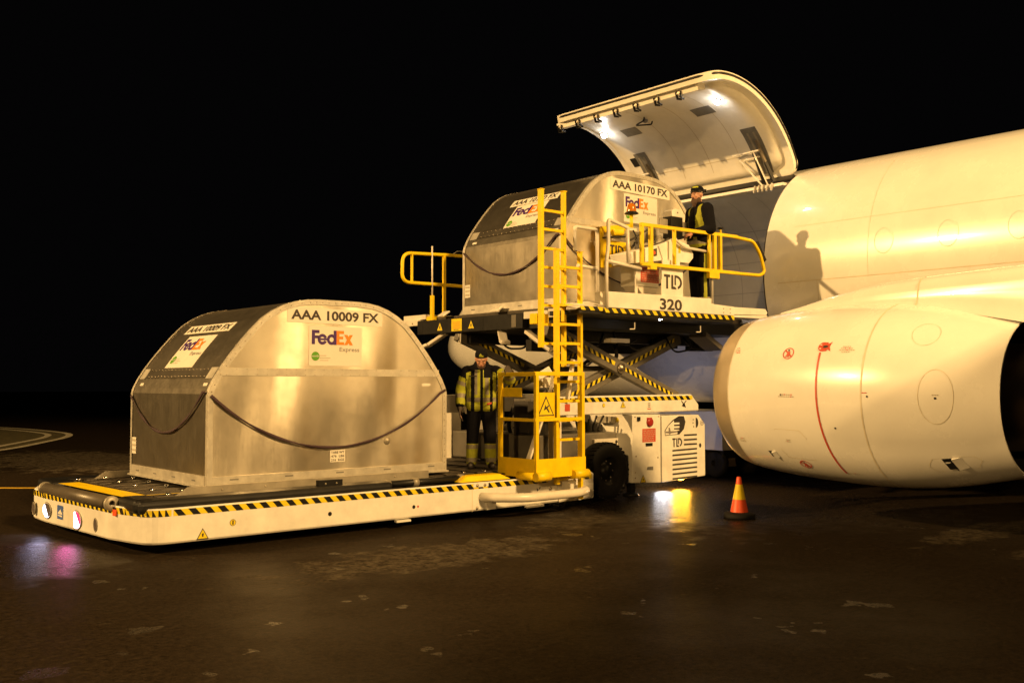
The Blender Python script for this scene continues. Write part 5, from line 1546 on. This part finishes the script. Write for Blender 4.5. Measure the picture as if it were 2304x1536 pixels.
cnst.flat([(6.22, 3.14), (6.62, 3.14), (6.62, 3.36), (6.22, 3.36)], lambda u, v: (u, -.623, v), SIGNRED)
for r_ in range(6):
    u = 6.24
    while u < 6.58:
        d_ = .02 + .05 * random.random(); v = 3.16 + r_ * .032
        cnst.flat([(u, v), (u + d_, v), (u + d_, v + .009), (u, v + .009)], lambda u, v: (u, -.625, v), FAINT); u += d_ + .015
cnst.prism([(6.16, 3.08), (6.62, 3.08), (6.60, 3.0), (6.28, 2.96)], lambda u, v: (u, -.60, v), lambda u, v: (u, -.32, v), CREAM)
cnst.box(6.10, 6.14, -.64, -.60, 2.72, 3.4, WHITE)
cnst.build('storage_box', ldr, bevel=.01)
bc = MB(YELL, BLACK, GLASS_AMB, CREAM)
bc.tube([(5.72, -.90, 3.80), (5.72, -.90, 4.02)], .024, 10, YELL); bc.lathe((5.72, -.90, 4.02), (0, 0, 1), [(0, .03), (.01, .10), (.02, .10), (.04, .075), (.045, .0)], 20, BLACK)
bc.box(5.66, 5.80, -.93, -.86, 3.79, 3.83, CREAM); bc.tube(fillet([(5.72, -.93, 3.80), (5.76, -.95, 3.72), (5.78, -.95, 3.66), (5.72, -.95, 3.62)], .03), .012, 6, BLACK)
bcn = bc.build('beacon_post', ldr)
ga = MB(GLASS_AMB); ga.lathe((5.72, -.90, 4.055), (0, 0, 1), [(0, .07), (.05, .066), (.10, .055), (.125, .03), (.13, 0)], 20, GLASS_AMB); ga.build('amber_beacon', bcn)
# yellow headboard behind the white rail
hbd = MB(YELL, INK, BLACK)
hy = -.34
hbd.box(5.69, 6.32, hy, hy + .03, 3.50, 3.74, YELL); hbd.box(5.69, 5.86, hy, hy + .03, 3.33, 3.50, YELL); hbd.box(5.69, 5.75, hy, hy + .03, 3.74, 3.92, YELL)
hbd.add([(5.69, hy - .02, 3.92), (6.32, hy - .02, 4.02), (6.32, hy - .02, 3.93), (5.75, hy - .02, 3.84), (5.69, hy + .2, 3.92), (6.32, hy + .2, 4.02)], [(0, 3, 2, 1), (0, 1, 5, 4)], YELL)
hbd.tube([(5.86, hy - .08, 3.84), (6.05, hy - .08, 3.86)], .05, 12, YELL)
hbd.bar((5.72, hy - .05, 3.76), (6.1, hy - .05, 3.80), .12, .02, BLACK)
hbd.bar((5.8, hy, 3.36), (6.32, hy, 3.44), .02, .05, YELL)
hbd.flat([(5.90, 3.51), (6.0, 3.51), (6.0, 3.55), (5.94, 3.55), (5.94, 3.68), (5.90, 3.68)], lambda u, v: (u, hy - .003, v), YELL)
tld(hbd, 5.87, 3.53, .30, .15, lambda u, v: (u, hy - .004, v), INK)
hbd.build('yellow_headboard', ldr, bevel=.006)

# ================================================================== TRAFFIC CONE
cone = thing('traffic_cone', 'orange traffic cone with one yellow band on a black rubber base', 'traffic cone', (5.79, -2.61, 0))
cb = MB(RUBBER); cb.lathe((5.79, -2.61, 0), (0, 0, 1), [(.002, .0), (.002, .19), (.02, .20), (.055, .195), (.075, .15), (.08, .11)], 8 * 3, RUBBER); cb.build('base', cone)
cc = MB(ORANGE); cc.lathe((5.79, -2.61, 0), (0, 0, 1), [(.075, .112), (.21, .083), (.34, .055), (.42, .040), (.50, .030), (.512, .024), (.513, .0)], 28, ORANGE); bd_ = cc.build('cone_body', cone)
cb2 = MB(TAPEY); cb2.lathe((5.79, -2.61, 0), (0, 0, 1), [(.235, .0800), (.42, .0425)], 28, TAPEY); cb2.build('reflective_band', bd_)

# ================================================================== PEOPLE
def V(*a): return Vector(a)
def capsule(mb, p, q, r0, r1, n=12):
    p, q = Vector(p), Vector(q); d = (q - p); L_ = d.length; d.normalize()
    prof = [(-r0 * math.cos(t), r0 * math.sin(t)) for t in [math.pi / 2 * k / 4 for k in range(5)]]
    prof += [(L_ + r1 * math.sin(t), r1 * math.cos(t)) for t in [math.pi / 2 * k / 4 for k in range(5)]]
    mb.lathe(p, d, prof, n)
def chain(mb, pts, rs, n=12):
    for i in range(len(pts) - 1): capsule(mb, pts[i], pts[i + 1], rs[i], rs[i + 1], n)
def ell(mb, c, r, n=20): mb.ball(c, r, n)
def hand(mb, wrist, d, nrm, side, curl=.5, s=1.0):
    """palm, four curled fingers of different length, thumb from the side; d = pointing, nrm = out of the back of the hand"""
    w = Vector(wrist); d = Vector(d).normalized(); nrm = Vector(nrm); nrm = (nrm - d * nrm.dot(d)).normalized(); a = d.cross(nrm) * side
    for k in range(4):
        o = a * (.030 - .020 * k) * s
        capsule(mb, w + d * .012 * s + o * .7, w + d * .085 * s + o, .014 * s, .012 * s, 8)
        base = w + d * .088 * s + o; L_ = (.072, .080, .074, .058)[k] * s
        ang = 0; p = base
        for j, fr in enumerate((.45, .32, .23)):
            ang += curl * (.75, .8, .5)[j]
            q = p + (d * math.cos(ang) - nrm * math.sin(ang)) * L_ * fr
            capsule(mb, p, q, (.0105 - .001 * j) * s, (.0095 - .001 * j) * s, 7); p = q
    t0 = w + d * .028 * s + a * .026 * s
    t1 = t0 + (d * .55 + a * .75 - nrm * .30).normalized() * .040 * s
    t2 = t1 + (d * .85 + a * .15 - nrm * .55).normalized() * .034 * s
    capsule(mb, t0, t1, .014 * s, .012 * s, 8); capsule(mb, t1, t2, .011 * s, .009 * s, 8)
def skinned(name, mb, mats, parent, vox=.011, fm=None, smooth=4):
    """fuse the overlapping volumes into one continuous surface"""
    me = bpy.data.meshes.new(name + '_raw'); me.from_pydata([tuple(v) for v in mb.v], [], mb.f)
    bm = bmesh.new(); bm.from_mesh(me)
    bmesh.ops.holes_fill(bm, edges=[e for e in bm.edges if e.is_boundary], sides=0)
    bmesh.ops.recalc_face_normals(bm, faces=bm.faces); bm.to_mesh(me); bm.free()
    o = bpy.data.objects.new(name + '_raw', me); COL.objects.link(o)
    r_ = o.modifiers.new('fuse', 'REMESH'); r_.mode = 'VOXEL'; r_.voxel_size = vox
    s_ = o.modifiers.new('soft', 'SMOOTH'); s_.factor = .5; s_.iterations = smooth
    dg = bpy.context.evaluated_depsgraph_get()
    out = bpy.data.meshes.new_from_object(o.evaluated_get(dg))
    bpy.data.objects.remove(o); bpy.data.meshes.remove(me)
    out.name = name
    out.materials.clear()
    for m in mats: out.materials.append(m)
    for p in out.polygons:
        p.use_smooth = True
        p.material_index = fm(p.center) if fm else 0
    ob = bpy.data.objects.new(name, out); COL.objects.link(ob); ob.parent = parent
    return ob
def local(name, mb, parent):
    me = bpy.data.meshes.new(name); me.from_pydata([tuple(v) for v in mb.v], [], mb.f)
    for m in mb.mats: me.materials.append(m)
    me.polygons.foreach_set('material_index', mb.m); me.polygons.foreach_set('use_smooth', mb.sm)
    ob = bpy.data.objects.new(name, me); COL.objects.link(ob); ob.parent = parent
    return ob
def head_shape(mb, c, tilt, turn=0.0):
    """skull, face, nose, brow, ears; c = centre, tilt = forward bow in radians, face towards -Y"""
    M = Matrix.Rotation(turn, 3, 'Z') @ Matrix.Rotation(tilt, 3, 'X')
    q = lambda x, y, z: Vector(c) + M @ Vector((x, y, z))
    def e(p, r):
        k = len(mb.v); mb.ball((0, 0, 0), r, 18)
        for i in range(k, len(mb.v)): mb.v[i] = tuple(q(*p) + M @ Vector(mb.v[i]))
    e((0, .012, .025), (.076, .094, .092)); e((0, -.020, -.035), (.062, .068, .075)); e((0, -.045, -.078), (.040, .040, .034))
    e((0, -.083, .012), (.050, .014, .012)); capsule(mb, q(0, -.090, .008), q(0, -.106, -.028), .009, .014, 8)
    e((.034, -.068, -.022), (.022, .018, .018)); e((-.034, -.068, -.022), (.022, .018, .018)); e((0, -.086, -.055), (.026, .010, .010))
    for s in (-1, 1): e((s * .077, .010, -.008), (.010, .020, .032))
    return q
def face_bits(q, root):
    for s in (-1, 1):
        b = MB(INK, LABELW); b.ball(tuple(q(s * .030, -.076, .000)), .0105, 10, LABELW); b.ball(tuple(q(s * .030, -.083, .000)), .006, 8, INK)
        local('eye', b, root)
        b = MB(HAIR); capsule(b, q(s * .014, -.092, .020), q(s * .048, -.084, .022), .006, .005, 6); local('eyebrow', b, root)
    b = MB(SIGNRED); capsule(b, q(-.018, -.094, -.052), q(.018, -.094, -.052), .005, .005, 6)
    b.mats = [mat('lip_skin', (.36, .13, .10), .5)] if 'lip_skin' not in MATS else [MATS['lip_skin']]
    local('mouth', b, root)

# ---- worker on the lowered deck
p1 = thing('person', 'worker in yellow high-visibility jacket on the lowered deck, hand on the yellow basket', 'person', (4.01, .30, .532), 'loading crew in work clothes')
p1.rotation_euler = (0, 0, R(-40))
HC = (.0, -.150, 1.470)
sh_l, el_l, wr_l = (.190, -.02, 1.300), (.385, -.16, 1.20), (.355, -.365, 1.335)
sh_r, el_r, wr_r = (-.190, .0, 1.295), (-.275, .02, 1.05), (-.290, -.05, .825)
b = MB()
q = head_shape(b, HC, .52)
capsule(b, (0, -.01, 1.36), (0, -.09, 1.43), .058, .055)
ell(b, (0, 0, 1.18), (.165, .11, .22)); ell(b, (0, 0, .90), (.15, .105, .16)); capsule(b, (-.16, 0, 1.33), (.16, 0, 1.33), .06, .06)
chain(b, [sh_l, el_l, wr_l], [.055, .042, .03]); chain(b, [sh_r, el_r, wr_r], [.055, .042, .03])
hand(b, wr_l, (.02, -.95, -.22), (0, -.2, 1), -1, .8, 1.0); hand(b, wr_r, (0, -.12, -1), (-1, 0, 0), 1, .35, 1.0)
for s in (-1, 1): chain(b, [(s * .09, 0, .84), (s * .115, -.03, .46), (s * .13, .0, .09)], [.085, .058, .04]); capsule(b, (s * .13, .02, .06), (s * .14, -.07, .045), .035, .028)
skinned('body', b, [SKIN], p1, .010)
face_bits(q, p1)
b = MB()
for (pt, r_) in (((0, -.066, -.085), (.046, .030, .034)), ((.042, -.040, -.07), (.018, .034, .036)), ((-.042, -.040, -.07), (.018, .034, .036))):
    k = len(b.v); b.ball(tuple(q(*pt)), r_, 12)
skinned('beard', b, [HAIR], p1, .009, smooth=2)
b = MB()
for (pt, r_) in (((0, .012, .062), (.087, .103, .075)), ((0, .016, .030), (.088, .104, .030))): b.ball(tuple(q(*pt)), r_, 18)
def capm(c):
    l = Matrix.Rotation(-.52, 3, 'X') @ (c - Vector(HC))
    return 1 if (l.y < -.02 and abs(l.x + .005) < .05 - max(0, (l.z - .075)) * 1.1 and l.z > .075 and l.x > -.03) else 0
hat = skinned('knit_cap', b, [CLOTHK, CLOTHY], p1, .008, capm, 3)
b = MB(FAINT)
for k in range(3): b.ball(tuple(q(-.024 + .024 * k, -.090, .052)), (.007, .005, .006), 6)
local('cap_badge', b, hat)
# jacket
b = MB()
ell(b, (0, .0, 1.16), (.215, .150, .26)); ell(b, (0, -.015, .98), (.210, .160, .20)); capsule(b, (-.165, 0, 1.300), (0, 0, 1.345), .085, .085); capsule(b, (.165, 0, 1.300), (0, 0, 1.345), .085, .085)
capsule(b, (-.10, 0, .88), (.10, 0, .88), .125, .125); capsule(b, (-.11, -.06, .84), (.11, -.06, .84), .085, .085)
chain(b, [sh_l, el_l, (.362, -.320, 1.305)], [.095, .080, .064]); chain(b, [sh_r, el_r, (-.288, -.035, .87)], [.095, .080, .064])
ell(b, (0, -.005, 1.41), (.105, .095, .06))
def along(c, A, B):
    A, B = Vector(A), Vector(B); d = B - A
    t = (c - A).dot(d) / d.length_squared
    return t, (A + d * max(0, min(1, t)) - c).length
def jm1(c):
    x, y, z = c
    for (sh, el, wr) in ((sh_l, el_l, wr_l), (sh_r, el_r, wr_r)):
        t1, d1 = along(c, sh, el); t2, d2 = along(c, el, wr)
        if abs(x) > .215 and min(d1, d2) < .115:
            if d1 < d2: return 1 if t1 < .30 else (2 if .52 < t1 < .72 else 0)
            return 2 if .25 < t2 < .50 else (1 if t2 > .86 else 0)
    if z > 1.325 - .40 * max(0, abs(x) - .10): return 1
    if y < 0 and (abs(x - .005) < .016 or abs(x + .115) < .026 or abs(x - .135) < .020): return 1
    if y < 0 and .03 < x < .13 and z > 1.22: return 1
    if abs(x) > .200: return 1
    if .895 < z < .955 or (.055 < abs(x) < .10 and y < 0 and z > .99): return 2
    return 0
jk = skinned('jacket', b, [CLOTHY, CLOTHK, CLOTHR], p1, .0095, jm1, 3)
b = MB(INK, SIGNRED, CLOTHR); b.add([(.075, -.172, .855), (.14, -.15, .87), (.14, -.152, .895), (.075, -.174, .88)], [(0, 1, 2, 3)], SIGNRED)
b.add([(-.17, -.125, 1.235), (-.06, -.155, 1.235), (-.06, -.158, 1.25), (-.17, -.128, 1.25)], [(0, 1, 2, 3)], INK)
local('pocket_trim', b, jk)
b = MB()
ell(b, (0, .0, .84), (.185, .135, .13))
for s in (-1, 1): chain(b, [(s * .092, 0, .82), (s * .115, -.03, .46), (s * .13, .005, .10)], [.108, .086, .078])
def tm1(c):
    z = c.z
    if z > .335: return 0
    if .265 < z < .32 or .085 < z < .14: return 2
    return 1
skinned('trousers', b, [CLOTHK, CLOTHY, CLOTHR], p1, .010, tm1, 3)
for s in (-1, 1):
    b = MB(); capsule(b, (s * .13, .035, .05), (s * .15, -.13, .042), .05, .045); ell(b, (s * .14, -.04, .02), (.05, .13, .02)); ell(b, (s * .13, .01, .09), (.05, .06, .05))
    skinned('boot', b, [LEATHER], p1, .009, smooth=2)
for (w, d, n_, sd, cu) in ((wr_l, (.02, -.95, -.22), (0, -.2, 1), -1, .8), (wr_r, (0, -.12, -1), (-1, 0, 0), 1, .35)):
    b = MB(); hand(b, w, d, n_, sd, cu, 1.18); capsule(b, Vector(w) - Vector(d).normalized() * .05, Vector(w) + Vector(d).normalized() * .03, .040, .036)
    for v_i in range(len(b.v)): pass
    skinned('glove', b, [GLOVE], p1, .007, smooth=1)

# ---- operator on the raised platform
p2 = thing('person', 'bearded man in yellow vest over black jacket at the raised control console', 'person', (7.42, -.745, 2.80), 'loading crew in work clothes')
p2.rotation_euler = (0, 0, R(-112))
p2.scale = (1.03, 1.03, 1.04)
HC2 = (0, -.035, 1.665)
b = MB()
q2 = head_shape(b, HC2, .10, .34)
capsule(b, (0, 0, 1.45), (0, -.02, 1.58), .060, .056)
ell(b, (0, 0, 1.28), (.17, .115, .23)); ell(b, (0, 0, .98), (.15, .11, .17)); capsule(b, (-.17, 0, 1.44), (.17, 0, 1.44), .06, .06)
sh_l, el_l, wr_l = (.225, .0, 1.43), (.275, .03, 1.135), (.20, -.225, 1.065)
sh_r, el_r, wr_r = (-.225, .0, 1.43), (-.27, -.02, 1.14), (-.14, -.26, 1.10)
chain(b, [sh_l, el_l, wr_l], [.055, .045, .032]); chain(b, [sh_r, el_r, wr_r], [.055, .045, .032])
hand(b, wr_l, (-.15, -.9, -.30), (.4, -.1, .9), -1, .65, 1.05); hand(b, wr_r, (.1, -1, -.1), (0, 0, 1), 1, .5, 1.05)
for s in (-1, 1): chain(b, [(s * .095, 0, .93), (s * .11, -.02, .50), (s * .12, .01, .09)], [.09, .06, .042]); capsule(b, (s * .12, .03, .06), (s * .125, -.07, .045), .035, .028)
skinned('body', b, [SKIN], p2, .010)
face_bits(q2, p2)
b = MB()
for (pt, r_) in (((0, -.070, -.105), (.050, .042, .058)), ((0, -.075, -.145), (.032, .032, .042)), ((.052, -.030, -.078), (.018, .040, .045)), ((-.052, -.030, -.078), (.018, .040, .045)), ((0, -.098, -.048), (.030, .012, .010))):
    b.ball(tuple(q2(*pt)), r_, 12)
skinned('beard', b, [HAIR], p2, .009, smooth=2)
b = MB()
for (pt, r_) in (((0, .014, .070), (.088, .104, .072)), ((0, .016, .034), (.090, .106, .030))): b.ball(tuple(q2(*pt)), r_, 18)
def cap2(c):
    z = c.z - HC2[2]
    return 1 if (.095 < z < .120 and c.y < -.055 and c.x > .0) else (2 if z < .055 and (int(c.x * 60) + int(c.y * 60)) % 2 == 0 else 0)
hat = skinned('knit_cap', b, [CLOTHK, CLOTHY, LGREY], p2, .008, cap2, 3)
b = MB(BLACK, CHROME); p_ = q2(.050, .105, .055); b.lathe(tuple(p_), (.55, .8, 0), [(0, .0), (0, .022), (.03, .025), (.035, .018)], 14, BLACK); b.lathe(tuple(p_), (.55, .8, 0), [(.034, .02), (.037, 0)], 14, CHROME)
b.tube([tuple(q2(.093 * math.cos(t), .016 + .110 * math.sin(t), .05)) for t in [2 * math.pi * k / 28 for k in range(28)]], .009, 6, BLACK, closed=True)
local('headlamp', b, hat)
b = MB()
ell(b, (0, .01, 1.27), (.215, .150, .25)); capsule(b, (-.20, 0, 1.43), (.20, 0, 1.43), .080, .080); capsule(b, (-.10, 0, 1.02), (.10, 0, 1.02), .145, .145)
chain(b, [sh_l, el_l, (.205, -.195, 1.07)], [.094, .080, .060]); chain(b, [sh_r, el_r, (-.15, -.22, 1.10)], [.094, .080, .060])
ell(b, (0, -.005, 1.52), (.090, .090, .055))
jk = skinned('jacket', b, [CLOTHK], p2, .0095, None, 3)
b = MB()
ell(b, (0, .01, 1.27), (.218, .164, .22)); ell(b, (0, .005, 1.12), (.212, .164, .22)); capsule(b, (-.07, 0, 1.02), (.07, 0, 1.02), .160, .160); capsule(b, (-.06, 0, .95), (.06, 0, .95), .160, .160)
capsule(b, (-.14, .0, 1.42), (.14, 0, 1.42), .098, .098)
def vm(c):
    x, y, z = c
    if y < -.03 and abs(x) < .105 - .05 * max(0, 1.25 - z) and z > .99: return 1
    if z > 1.47 and abs(x) < .07: return 1
    if .925 < z < 1.0 or 1.10 < z < 1.15: return 2
    return 0
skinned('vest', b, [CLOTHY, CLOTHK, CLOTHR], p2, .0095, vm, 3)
b = MB()
ell(b, (0, .0, .92), (.18, .145, .14))
for s in (-1, 1): chain(b, [(s * .098, 0, .90), (s * .112, -.02, .50), (s * .122, .015, .10)], [.116, .090, .082])
def tm2(c):
    x, y, z = c
    if x > .16 + .03 * (z < .6) - .02 and abs(y + .02) < .022 and z < .78: return 1
    if .10 < z < .16: return 2
    return 0
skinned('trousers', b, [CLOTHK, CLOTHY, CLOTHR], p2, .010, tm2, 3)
for s in (-1, 1):
    b = MB(); capsule(b, (s * .12, .035, .05), (s * .13, -.13, .042), .05, .045); ell(b, (s * .125, -.04, .02), (.05, .13, .02)); ell(b, (s * .12, .01, .09), (.05, .06, .05))
    skinned('boot', b, [LEATHER], p2, .009, smooth=2)
